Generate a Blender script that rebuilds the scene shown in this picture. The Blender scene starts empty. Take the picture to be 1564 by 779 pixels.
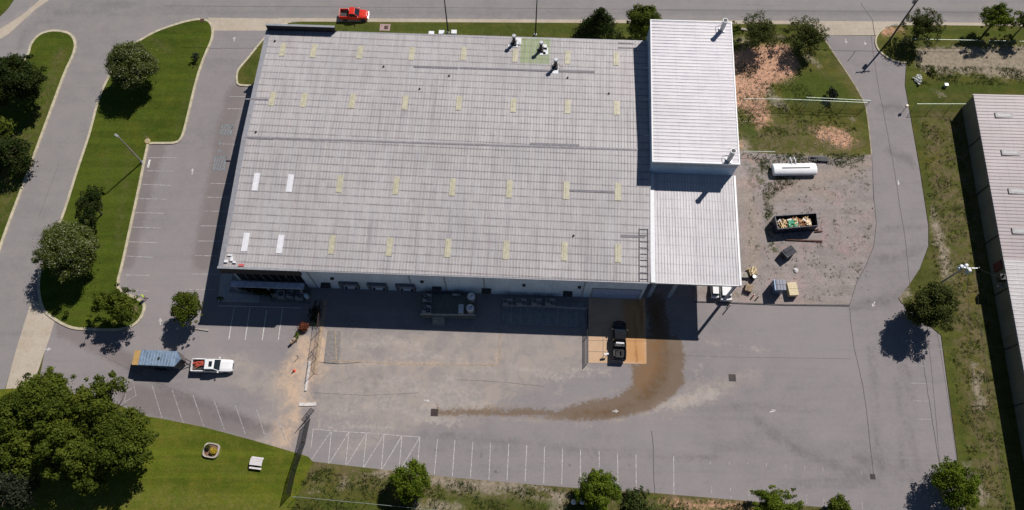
import bpy, bmesh, math, random
import numpy as np
from mathutils import Vector, Matrix
from mathutils.geometry import delaunay_2d_cdt
R = math.radians
C = bpy.context.scene.collection
sc = bpy.context.scene

# ------------------------------------------------------------------ camera (drone about 120 m up, looking down and north)
F, PX, PY, TH, H = 1199.0, 782.0, 389.5, R(21.4), 120.0
cam = bpy.data.cameras.new('camera')
camo = bpy.data.objects.new('camera', cam)
C.objects.link(camo)
camo.location = (0, 0, H)
camo.rotation_euler = (TH, 0, 0)
cam.sensor_width = 36
cam.lens = F / 1564 * 36
cam.clip_start = 1
cam.clip_end = 6000
sc.camera = camo

# ------------------------------------------------------------------ sky and sun
SUN_DIR = Vector((0.600, 0.713, 1.0)).normalized()       # towards the sun
EL = math.asin(SUN_DIR.z)
AZ = math.atan2(SUN_DIR.x, SUN_DIR.y)
w = bpy.data.worlds.new('World')
sc.world = w
w.use_nodes = True
wt = w.node_tree
bg = wt.nodes['Background']
sky = wt.nodes.new('ShaderNodeTexSky')
sky.sky_type = 'NISHITA'
sky.sun_disc = False
sky.sun_elevation = EL
sky.sun_rotation = AZ
sky.altitude = 1500
sky.air_density = 0.75
sky.dust_density = 0.1
wt.links.new(sky.outputs[0], bg.inputs[0])
bg.inputs[1].default_value = 0.06
sl = bpy.data.lights.new('sun', 'SUN')
sl.energy = 5.0
sl.angle = R(0.5)
sl.color = (1.0, 0.945, 0.90)
so = bpy.data.objects.new('sun', sl)
C.objects.link(so)
so.location = (60, 70, 150)
so.rotation_euler = (-SUN_DIR).to_track_quat('-Z', 'Y').to_euler()
sc.view_settings.view_transform = 'Standard'
sc.view_settings.look = 'None'
sc.view_settings.gamma = 1
sc.view_settings.exposure = -0.06

# ------------------------------------------------------------------ survey: where a sight line meets a level z
def U(px, py, z=0.0):
    dx = (px - PX) / F
    dv = (PY - py) / F
    d = (dx, math.sin(TH) + dv * math.cos(TH), -math.cos(TH) + dv * math.sin(TH))
    t = (z - H) / d[2]
    return Vector((d[0] * t, d[1] * t, z))

def P2(pts, z=0.0):
    return [tuple(U(x, y, z)[:2]) for x, y in pts]

def smooth(pts, n=4, closed=True):
    out = []
    N = len(pts)
    for i in range(N if closed else N - 1):
        p0 = pts[(i - 1) % N] if closed or i > 0 else pts[i]
        p1 = pts[i]
        p2 = pts[(i + 1) % N]
        p3 = pts[(i + 2) % N] if closed or i + 2 < N else p2
        for k in range(n):
            t = k / n
            out.append(tuple(0.5 * (2 * b + (c - a) * t + (2 * a - 5 * b + 4 * c - d) * t * t + (3 * b - a - 3 * c + d) * t ** 3)
                             for a, b, c, d in zip(p0, p1, p2, p3)))
    if not closed:
        out.append(tuple(pts[-1]))
    return out

# ------------------------------------------------------------------ materials
class NT:
    def __init__(s, name):
        s.m = bpy.data.materials.new(name)
        s.m.use_nodes = True
        s.t = s.m.node_tree
        s.b = s.t.nodes['Principled BSDF']
        s.geo = s.t.nodes.new('ShaderNodeNewGeometry')
    def node(s, typ, **kw):
        n = s.t.nodes.new(typ)
        for k, v in kw.items():
            setattr(n, k, v)
        return n
    def link(s, a, b):
        s.t.links.new(a, b)
    def setin(s, sock, val):
        if isinstance(val, bpy.types.NodeSocket):
            s.link(val, sock)
        else:
            if isinstance(val, tuple) and len(val) == 3 and sock.type == 'RGBA':
                val = val + (1,)
            sock.default_value = val
    def pos(s, scale=(1, 1, 1), rot=0.0, local=False):
        mp = s.node('ShaderNodeMapping')
        mp.inputs['Scale'].default_value = scale
        mp.inputs['Rotation'].default_value = (0, 0, rot)
        if local:
            tc = s.node('ShaderNodeTexCoord')
            s.link(tc.outputs['Object'], mp.inputs[0])
        else:
            s.link(s.geo.outputs['Position'], mp.inputs[0])
        return mp.outputs[0]
    def noise(s, scale, detail=4, rough=0.6, vec=None, dist=0.0):
        n = s.node('ShaderNodeTexNoise')
        n.inputs['Scale'].default_value = scale
        n.inputs['Detail'].default_value = detail
        n.inputs['Roughness'].default_value = rough
        n.inputs['Distortion'].default_value = dist
        s.link(vec if vec is not None else s.geo.outputs['Position'], n.inputs['Vector'])
        return n.outputs['Fac']
    def ramp(s, fac, a, b, ca=0.0, cb=1.0):
        n = s.node('ShaderNodeMapRange')
        n.interpolation_type = 'SMOOTHSTEP'
        s.setin(n.inputs[0], fac)
        n.inputs[1].default_value = a
        n.inputs[2].default_value = b
        n.inputs[3].default_value = ca
        n.inputs[4].default_value = cb
        return n.outputs[0]
    def math(s, op, a, b=0.0):
        n = s.node('ShaderNodeMath', operation=op)
        s.setin(n.inputs[0], a)
        s.setin(n.inputs[1], b)
        return n.outputs[0]
    def mix(s, fac, a, b, mode='MIX'):
        n = s.node('ShaderNodeMix', data_type='RGBA', blend_type=mode)
        s.setin(n.inputs[0], fac)
        s.setin(n.inputs[6], a)
        s.setin(n.inputs[7], b)
        return n.outputs[2]
    def attr(s, name):
        n = s.node('ShaderNodeAttribute')
        n.attribute_name = name
        return n.outputs['Fac']
    def color(s, c):
        s.setin(s.b.inputs['Base Color'], c)
    def bump(s, h, strength=0.3, dist=0.05):
        n = s.node('ShaderNodeBump')
        n.inputs['Strength'].default_value = strength
        n.inputs['Distance'].default_value = dist
        s.link(h, n.inputs['Height'])
        s.link(n.outputs[0], s.b.inputs['Normal'])

_M = {}
def mat(name, col, rough=0.6, metal=0.0, var=0.12, scale=2.0, spec=None, emit=None):
    if name in _M:
        return _M[name]
    n = NT(name)
    f = n.noise(scale, 5, 0.6)
    f2 = n.noise(scale * 7, 3, 0.6)
    f = n.math('ADD', n.math('MULTIPLY', f, 0.7), n.math('MULTIPLY', f2, 0.3))
    a = tuple(c * (1 - var * 2) for c in col)
    b = tuple(min(1, c * (1 + var * 2)) for c in col)
    n.color(n.mix(n.ramp(f, 0.3, 0.7), a, b))
    n.b.inputs['Roughness'].default_value = rough
    n.b.inputs['Metallic'].default_value = metal
    if spec is not None:
        n.b.inputs['Specular IOR Level'].default_value = spec
    _M[name] = n.m
    return n.m

M_white = mat('painted_white_metal', (.72, .73, .74), .4, 0, .04)
M_carwhite = mat('white_car_paint', (.78, .78, .78), .25, 0, .02)
M_black = mat('black_car_paint', (.012, .012, .014), .18, 0, .1)
M_red = mat('red_car_paint', (.62, .035, .02), .25, 0, .04)
M_glass = mat('dark_glass', (.015, .02, .025), .06, 0, .1)
M_rubber = mat('tyre_rubber', (.02, .02, .02), .8, 0, .1)
M_rim = mat('wheel_alloy', (.35, .35, .36), .35, .8, .05)
M_dark = mat('dark_plastic', (.025, .025, .027), .6, 0, .1)
M_bed = mat('bed_liner', (.04, .038, .036), .7, 0, .15)
M_chrome = mat('bright_metal', (.6, .6, .62), .25, .9, .05)
M_lamp = mat('lamp_lens', (.7, .7, .68), .15, 0, .03)
M_tail = mat('tail_lens', (.35, .01, .01), .2, 0, .05)
M_galv = mat('galvanised_steel', (.42, .44, .45), .45, .5, .08)
M_pole = mat('dark_pole_steel', (.022, .024, .030), .5, .3, .1)
M_wood = mat('weathered_pole_wood', (.13, .10, .08), .85, 0, .2)
M_lumber = mat('pale_lumber', (.52, .39, .22), .8, 0, .15, 6)
M_ply = mat('pale_plywood', (.62, .52, .33), .75, 0, .1, 4)
M_conc = mat('concrete', (.34, .31, .27), .85, 0, .12, 1.2)
M_navy = mat('navy_steel', (.015, .022, .045), .5, .1, .15)
M_blue = mat('blue_steel', (.05, .10, .19), .45, .1, .12)
M_rust = mat('rusty_steel', (.10, .05, .035), .85, .1, .25)
M_cabinet = mat('grey_cabinet', (.30, .31, .31), .55, .1, .06)
M_fan = mat('fan_black', (.01, .01, .012), .6, 0, .1)
M_trim = mat('roof_trim', (.30, .30, .32), .5, .2, .08)
M_charcoal = mat('charcoal_fascia', (.022, .019, .02), .6, 0, .15)
M_greenpole = mat('pale_green_rail', (.40, .50, .42), .5, .3, .1)
M_line = mat('road_paint', (.60, .60, .56), .8, 0, .22, 3)
M_linef = mat('faded_road_paint', (.33, .31, .305), .85, 0, .25, 3)
M_lineb = mat('blue_road_paint', (.20, .26, .29), .85, 0, .25, 3)
M_yline = mat('yellow_road_paint', (.36, .27, .17), .85, 0, .25, 3)
M_crack_shadow = mat('crack_and_wire_shadow', (.075, .07, .072), .7, 0, .2)  # dark tone for cracks, joints and the wire shadows drawn on the asphalt
M_redpaint = mat('dull_red_paint', (.20, .02, .02), .6, 0, .1)
M_soil = mat('bare_soil', (.17, .10, .06), .95, 0, .25, 3)
M_skin = mat('skin', (.45, .27, .19), .55, 0, .05)
M_hivis = mat('hi_vis_cloth', (.55, .85, .03), .7, 0, .05)
M_jeans = mat('dark_trousers', (.03, .035, .06), .85, 0, .1)
M_hair = mat('brown_hair', (.04, .025, .015), .7, 0, .1)
M_orange = mat('cone_orange', (.75, .07, .02), .6, 0, .05)

def layered_asphalt(name, feats, base=(.207, .191, .191)):
    n = NT(name)
    big = n.noise(.045, 4, .55)
    mid = n.noise(.35, 5, .65)
    fine = n.noise(7.0, 4, .75)
    grit = n.noise(26.0, 2, .7)
    streak = n.noise(1.0, 4, .6, n.pos((.05, .9, 1), R(-3)))
    wear = n.noise(1.0, 5, .6, n.pos((.09, .30, 1), R(20)), 1.0)
    c = n.mix(n.ramp(big, .35, .68), tuple(x * .84 for x in base), tuple(x * 1.12 for x in base))
    c = n.mix(n.ramp(mid, .32, .72, 0, .6), c, tuple(x * y for x, y in zip(base, (1.3, 1.25, 1.18))))
    c = n.mix(n.ramp(streak, .52, .72, 0, .32), c, tuple(x * .66 for x in base))
    c = n.mix(n.ramp(wear, .60, .80, 0, .30), c, tuple(x * .62 for x in base))
    mott = n.noise(1.5, 6, .78)
    c = n.mix(n.ramp(mott, .36, .64, 0, .30), c, tuple(x * 1.35 for x in base))
    c = n.mix(n.ramp(n.noise(2.6, 5, .8), .56, .70, 0, .35), c, tuple(x * .62 for x in base))
    lane = n.noise(1.0, 3, .6, n.pos((.012, .33, 1), R(2.5)))
    c = n.mix(n.ramp(lane, .46, .54, 0, .22), c, tuple(x * y for x, y in zip(base, (1.28, 1.22, 1.2))))
    sp = n.math('ADD', n.math('MULTIPLY', fine, .6), n.math('MULTIPLY', grit, .5))
    c = n.mix(n.ramp(sp, .35, .75, .0, .42), c, tuple(x * 1.5 for x in base))
    ed = n.noise(.45, 6, .65)
    ed2 = n.noise(1.8, 5, .7)
    e = n.math('ADD', n.math('MULTIPLY', n.math('SUBTRACT', ed, .5), 1.0), n.math('MULTIPLY', n.math('SUBTRACT', ed2, .5), .9))
    for nm, col, amp, lo, hi, strength, patchy in feats:
        s_ = n.math('ADD', n.attr(nm), n.math('MULTIPLY', e, amp))
        fac = n.ramp(s_, lo, hi, 0, strength)
        if patchy:
            pn = n.noise(patchy, 6, .7, dist=.8)
            fac = n.math('MULTIPLY', fac, n.ramp(pn, .36, .62, .32, 1))
        c = n.mix(fac, c, col)
    n.color(c)
    n.b.inputs['Roughness'].default_value = .88
    n.b.inputs['Specular IOR Level'].default_value = .25
    n.bump(fine, .25, .02)
    return n.m

def grass_mat(name, g1, g2, g3, feats):
    n = NT(name)
    big = n.noise(.06, 4, .6)
    mid = n.noise(.5, 5, .65)
    fine = n.noise(4.5, 5, .75)
    vf = n.noise(16., 3, .7)
    mow = n.noise(1.0, 3, .5, n.pos((.04, .75, 1), R(4)))
    c = n.mix(n.ramp(big, .32, .68), g1, g2)
    c = n.mix(n.ramp(mid, .38, .72, 0, .75), c, g3)
    c = n.mix(n.ramp(mow, .42, .66, 0, .40), c, tuple(x * 1.55 for x in g2))
    c = n.mix(n.ramp(n.noise(.16, 6, .72, dist=.6), .50, .70, 0, .38), c, (g2[0] * 2.3, g2[1] * 1.45, g2[2] * 1.6))
    c = n.mix(n.ramp(n.noise(1.3, 5, .8), .55, .72, 0, .45), c, tuple(x * .55 for x in g1))
    c = n.mix(n.ramp(fine, .40, .68, 0, .5), c, tuple(x * .5 for x in g1))
    c = n.mix(n.ramp(vf, .52, .72, 0, .5), c, tuple(x * 1.9 for x in g2))
    ed = n.noise(.6, 6, .7)
    ed2 = n.noise(2.6, 5, .75)
    e = n.math('ADD', n.math('MULTIPLY', n.math('SUBTRACT', ed, .5), 1.0), n.math('MULTIPLY', n.math('SUBTRACT', ed2, .5), .9))
    for nm, col, amp, lo, hi, strength, patchy in feats:
        s_ = n.math('ADD', n.attr(nm), n.math('MULTIPLY', e, amp))
        fac = n.ramp(s_, lo, hi, 0, strength)
        if patchy:
            pn = n.noise(patchy, 6, .75, dist=.5)
            fac = n.math('MULTIPLY', fac, n.ramp(pn, .40, .60, .02, 1))
        tint = n.noise(1.6, 6, .75)
        cc = n.mix(n.ramp(tint, .3, .7), tuple(x * .68 for x in col), tuple(min(1, x * 1.3) for x in col))
        c = n.mix(fac, c, cc)
    n.color(c)
    n.b.inputs['Roughness'].default_value = .95
    n.b.inputs['Specular IOR Level'].default_value = .1
    n.bump(fine, .7, .12)
    return n.m

# ------------------------------------------------------------------ object helpers
def thing(name, label, cat, loc=(0, 0, 0), rz=0.0, group=None):
    o = bpy.data.objects.new(name, None)
    C.objects.link(o)
    o.location = loc
    o.rotation_euler = (0, 0, rz)
    o.empty_display_size = .5
    o['label'] = label
    o['category'] = cat
    if group:
        o['group'] = group
    return o

def tag(o, label=None, cat=None, group=None, kind=None):
    if label: o['label'] = label
    if cat: o['category'] = cat
    if group: o['group'] = group
    if kind: o['kind'] = kind
    return o

def copy_tree(o, parent=None):
    c = o.copy()
    C.objects.link(c)
    c.parent = parent
    for ch in list(o.children):
        copy_tree(ch, c)
    return c

class MB:
    def __init__(s, xf=None):
        s.v, s.f, s.xf = [], [], xf
    def add(s, vs, fs):
        k = len(s.v)
        s.v += [tuple(v) for v in vs]
        s.f += [tuple(i + k for i in f) for f in fs]
        return s
    def box(s, x0, x1, y0, y1, z0, z1):
        return s.add([(x0, y0, z0), (x1, y0, z0), (x1, y1, z0), (x0, y1, z0), (x0, y0, z1), (x1, y0, z1), (x1, y1, z1), (x0, y1, z1)],
                     [(0, 3, 2, 1), (4, 5, 6, 7), (0, 1, 5, 4), (1, 2, 6, 5), (2, 3, 7, 6), (3, 0, 4, 7)])
    def ob(s, c, d, rz=0, ry=0, rx=0):
        m = Matrix.Rotation(rz, 3, 'Z') @ Matrix.Rotation(ry, 3, 'Y') @ Matrix.Rotation(rx, 3, 'X')
        vs = [Vector(c) + m @ Vector((sx * d[0] / 2, sy * d[1] / 2, sz * d[2] / 2)) for sz in (-1, 1) for sx, sy in ((-1, -1), (1, -1), (1, 1), (-1, 1))]
        return s.add(vs, [(0, 3, 2, 1), (4, 5, 6, 7), (0, 1, 5, 4), (1, 2, 6, 5), (2, 3, 7, 6), (3, 0, 4, 7)])
    def prism(s, pts, z0, z1):
        n = len(pts)
        return s.add([(x, y, z0) for x, y in pts] + [(x, y, z1) for x, y in pts],
                     [tuple(range(n))[::-1], tuple(range(n, 2 * n))] + [(i, (i + 1) % n, n + (i + 1) % n, n + i) for i in range(n)])
    def side(s, prof, y0, y1, y0t=None, y1t=None, ztop=None):
        """profile of (x, z) points pushed from y0 to y1 (with narrower width above ztop)"""
        n = len(prof)
        a = [(x, (y0t if ztop is not None and z > ztop else y0), z) for x, z in prof]
        b = [(x, (y1t if ztop is not None and z > ztop else y1), z) for x, z in prof]
        return s.add(a + b, [tuple(range(n)), tuple(range(n, 2 * n))[::-1]] + [(i, n + i, n + (i + 1) % n, (i + 1) % n) for i in range(n)])
    def cyl(s, x, y, z0, z1, r, n=12, r2=None):
        r2 = r if r2 is None else r2
        vs = [(x + r * math.cos(2 * math.pi * i / n), y + r * math.sin(2 * math.pi * i / n), z0) for i in range(n)]
        vs += [(x + r2 * math.cos(2 * math.pi * i / n), y + r2 * math.sin(2 * math.pi * i / n), z1) for i in range(n)]
        return s.add(vs, [tuple(range(n))[::-1], tuple(range(n, 2 * n))] + [(i, (i + 1) % n, n + (i + 1) % n, n + i) for i in range(n)])
    def tube(s, pts, r, n=8):
        pts = [Vector(p) for p in pts]
        rs = r if isinstance(r, (list, tuple)) else [r] * len(pts)
        k = len(pts)
        vs = []
        for i, p in enumerate(pts):
            t = (pts[min(i + 1, k - 1)] - pts[max(i - 1, 0)]).normalized()
            a = t.cross(Vector((0, 0, 1)) if abs(t.z) < .9 else Vector((1, 0, 0))).normalized()
            b = t.cross(a)
            for j in range(n):
                an = 2 * math.pi * j / n
                vs.append(p + (a * math.cos(an) + b * math.sin(an)) * rs[i])
        fs = []
        for i in range(k - 1):
            for j in range(n):
                fs.append((i * n + j, i * n + (j + 1) % n, (i + 1) * n + (j + 1) % n, (i + 1) * n + j))
        fs += [tuple(range(n))[::-1], tuple(range((k - 1) * n, k * n))]
        return s.add(vs, fs)
    def dome(s, x, y, z, r, h, n=14, m=4):
        vs = []
        for i in range(m):
            a = math.pi / 2 * i / m
            vs += [(x + r * math.cos(a) * math.cos(2 * math.pi * j / n), y + r * math.cos(a) * math.sin(2 * math.pi * j / n), z + h * math.sin(a)) for j in range(n)]
        vs.append((x, y, z + h))
        fs = [(i * n + j, i * n + (j + 1) % n, (i + 1) * n + (j + 1) % n, (i + 1) * n + j) for i in range(m - 1) for j in range(n)]
        fs += [((m - 1) * n + j, (m - 1) * n + (j + 1) % n, m * n) for j in range(n)]
        fs.append(tuple(range(n))[::-1])
        return s.add(vs, fs)
    def build(s, name, material, parent=None, bevel=0, smooth=False):
        me = bpy.data.meshes.new(name)
        vs = [tuple(s.xf(*v)) for v in s.v] if s.xf else s.v
        me.from_pydata(vs, [], s.f)
        bm = bmesh.new()
        bm.from_mesh(me)
        bmesh.ops.recalc_face_normals(bm, faces=bm.faces)
        bm.to_mesh(me)
        bm.free()
        me.materials.append(material)
        o = bpy.data.objects.new(name, me)
        C.objects.link(o)
        if parent is not None:
            o.parent = parent
        if smooth:
            for p in me.polygons:
                p.use_smooth = True
        if bevel:
            b = o.modifiers.new('bevel', 'BEVEL')
            b.width = bevel
            b.segments = 2
            b.limit_method = 'ANGLE'
            b.angle_limit = R(35)
        return o

# ------------------------------------------------------------------ ground sheets with distance fields for stains and soil
def sdf(P, poly):
    poly = np.array(poly)
    n = len(poly)
    d = np.full(len(P), 1e9)
    ins = np.zeros(len(P), bool)
    for i in range(n):
        a = poly[i]; b = poly[(i + 1) % n]
        e = b - a
        L2 = max(1e-9, (e ** 2).sum())
        t = np.clip(((P - a) @ e) / L2, 0, 1)
        q = P - (a + t[:, None] * e)
        d = np.minimum(d, (q ** 2).sum(1))
        cond = (a[1] > P[:, 1]) != (b[1] > P[:, 1])
        with np.errstate(divide='ignore', invalid='ignore'):
            xs = (b[0] - a[0]) * (P[:, 1] - a[1]) / (b[1] - a[1]) + a[0]
        ins ^= cond & (P[:, 0] < xs)
    d = np.sqrt(d)
    return np.where(ins, d, -d)

def sdf_line(P, pts, width):
    pts = np.array(pts)
    d = np.full(len(P), 1e9)
    for a, b in zip(pts[:-1], pts[1:]):
        e = b - a
        t = np.clip(((P - a) @ e) / max(1e-9, (e ** 2).sum()), 0, 1)
        q = P - (a + t[:, None] * e)
        d = np.minimum(d, np.sqrt((q ** 2).sum(1)))
    return width - d

def sheet(name, px, z, material, step=1.2, feats=None, base=None, sm=0, world=False):
    """a level sheet with an outline; sides go down to base when given"""
    pts = px if world else P2(smooth(px, sm) if sm else px, 0)
    pa = np.array(pts)
    grid = []
    if step:
        x0, y0 = pa.min(0); x1, y1 = pa.max(0)
        gx, gy = np.meshgrid(np.arange(x0 + step * .5, x1, step), np.arange(y0 + step * .5, y1, step))
        G = np.stack([gx.ravel(), gy.ravel()], 1)
        G = G[sdf(G, pa) > step * .35]
        grid = [Vector(g) for g in G]
    n = len(pts)
    V, _, Fc, _, _, _ = delaunay_2d_cdt([Vector(p) for p in pts] + grid, [(i, (i + 1) % n) for i in range(n)], [], 1, 1e-4)
    mb = MB()
    k = len(V)
    vs = [(v.x, v.y, z) for v in V]
    fs = [tuple(f) for f in Fc]
    me = bpy.data.meshes.new(name)
    if base is not None:
        vs2 = vs + [(p[0], p[1], z) for p in pts] + [(p[0], p[1], base) for p in pts]
        fs = fs + [(k + i, k + (i + 1) % n, k + n + (i + 1) % n, k + n + i) for i in range(n)]
        vs = vs2
    me.from_pydata(vs, [], fs)
    me.materials.append(material)
    PP = np.array([v[:2] for v in vs])
    for nm, items in (feats or {}).items():
        val = np.full(len(PP), -50.)
        for it in items:
            if it[0] == 'poly':
                q = sdf(PP, P2(it[1]))
            else:
                q = sdf_line(PP, P2(it[1]), it[2])
            val = np.maximum(val, q)
        at = me.attributes.new(nm, 'FLOAT', 'POINT')
        at.data.foreach_set('value', val.astype(np.float32))
    o = bpy.data.objects.new(name, me)
    C.objects.link(o)
    o['kind'] = 'structure'
    # upward normals
    bm = bmesh.new(); bm.from_mesh(me)
    for f in bm.faces:
        if f.normal.z < -.5:
            f.normal_flip()
    bm.to_mesh(me); bm.free()
    return o

def ribbon(mb, pts, width, z, zt=None):
    """flat strip (or upstand if zt given) along world points"""
    pts = [Vector((p[0], p[1])) for p in pts]
    n = len(pts)
    L, Rr = [], []
    for i in range(n):
        t = (pts[min(i + 1, n - 1)] - pts[max(i - 1, 0)]).normalized()
        nn = Vector((-t.y, t.x)) * width / 2
        L.append(pts[i] + nn); Rr.append(pts[i] - nn)
    if zt is None:
        vs = [(p.x, p.y, z) for p in L] + [(p.x, p.y, z) for p in Rr]
        mb.add(vs, [(n + i, n + i + 1, i + 1, i) for i in range(n - 1)])
    else:
        vs = [(p.x, p.y, z) for p in L] + [(p.x, p.y, z) for p in Rr] + [(p.x, p.y, zt) for p in L] + [(p.x, p.y, zt) for p in Rr]
        fs = [(3 * n + i, 3 * n + i + 1, 2 * n + i + 1, 2 * n + i) for i in range(n - 1)]
        fs += [(i, i + 1, 2 * n + i + 1, 2 * n + i) for i in range(n - 1)]
        fs += [(n + i, 3 * n + i, 3 * n + i + 1, n + i + 1) for i in range(n - 1)]
        fs += [(0, 2 * n, 3 * n, n), (n - 1, 2 * n - 1, 4 * n - 1, 3 * n - 1)]
        mb.add(vs, fs)

def lines(name, segs, width, material, z=.032):
    mb = MB()
    for s_ in segs:
        pts = P2(s_)
        fine = []
        for a, b in zip(pts[:-1], pts[1:]):
            fine += [a]
        fine.append(pts[-1])
        ribbon(mb, fine, width, z)
    o = mb.build(name, material)
    o['kind'] = 'structure'
    return o

def kerb(name, px, material, width=.34, z0=0.0, zt=.15, sm=5, closed=False):
    pts = P2(smooth(px, sm, closed))
    if closed: pts.append(pts[0])
    mb = MB()
    ribbon(mb, pts, width, z0, zt)
    o = mb.build(name, material)
    o['kind'] = 'structure'
    return o

# ================================================================== THE GROUND
G_GRASS = dict(g1=(.040, .062, .007), g2=(.062, .090, .009), g3=(.090, .102, .015))
G_LAWN = dict(g1=(.062, .086, .008), g2=(.098, .125, .011), g3=(.150, .138, .022))
DIRT = (.30, .20, .13)
m_grass = grass_mat('lawn', **G_GRASS, feats=[('dirt', (.20, .15, .09), 1.6, -.2, .9, .85, 0), ('dry', (.12, .10, .045), 2.2, -.6, 1.6, .7, 1.1)])
m_lawn = grass_mat('mown_lawn', **G_LAWN, feats=[('dirt', (.26, .19, .10), 1.6, -.2, .9, .85, 0), ('dry', (.15, .14, .035), 2.2, -.6, 1.6, .7, 1.1)])
m_weedy = grass_mat('rough_grass', (.052, .064, .012), (.084, .094, .018), (.125, .112, .036),
                    [('dry', (.15, .115, .065), 3.0, -1.0, 1.6, .75, .7), ('dirt', (.30, .25, .19), 3.4, -.5, 1.0, .9, 0), ('red', (.50, .29, .19), 4.5, -.8, .9, .97, 0),
                     ('lush', (.048, .074, .010), 2.2, -.2, 1.3, .62, 0)])
ground = sheet('ground', [(-2500, -2500), (2500, -2500), (2500, 2500), (-2500, 2500)], 0.0, m_weedy, step=0, world=True,
               feats={'dry': [], 'dirt': [], 'red': [], 'lush': []})
ground['kind'] = 'structure'

SILT = (.56, .41, .285)
m_lot = layered_asphalt('parking_asphalt', [
    ('pale', (.36, .31, .27), 3.4, -1.0, 1.8, .78, .40),
    ('silt', SILT, 2.2, -.6, 1.6, .88, .5),
    ('light', (.42, .37, .33), 2.2, -.6, .6, .75, 1.1),
    ('brownpatch', (.145, .12, .115), 1.5, -.4, 1.0, .5, 0),
    ('stain', (.155, .105, .062), 1.9, -.35, .35, .80, 0), ('core', (.125, .072, .032), 2.2, -.3, 1.6, .75, 0),
    ('rim', (.38, .31, .25), 1.2, -.3, .4, .6, 1.2),
    ('rust', (.22, .115, .045), 1.4, -1.4, 1.6, .7, 0),
    ('tyre', (.10, .095, .095), 1.6, -.8, .7, .48, .6),
    ('oil', (.05, .05, .052), .5, -.15, .35, .65, 0)])
lot_px = [(322, 46), (425, 46), (425, 300), (470, 430), (470, 400), (1130, 400), (1130, 462), (1297, 467), (1308, 430), (1322, 405), (1334, 375), (1338, 340), (1333, 300),
          (1330, 240), (1325, 180), (1315, 145), (1290, 110), (1255, 54), (1340, 55), (1348, 60), (1388, 95), (1384, 130), (1391, 180), (1405, 260), (1418, 345), (1418, 375),
          (1405, 410), (1385, 440), (1374, 460), (1437, 512), (1462, 700), (1480, 812), (1350, 792), (1260, 775), (1150, 766), (1000, 753), (900, 747), (800, 739), (700, 730),
          (600, 719), (530, 711), (478, 705), (470, 697), (440, 688), (385, 672), (310, 652), (250, 640), (225, 636), (160, 610), (58, 592), (69, 533), (81, 489), (64, 455), (170, 150), (260, 55)]
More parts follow.
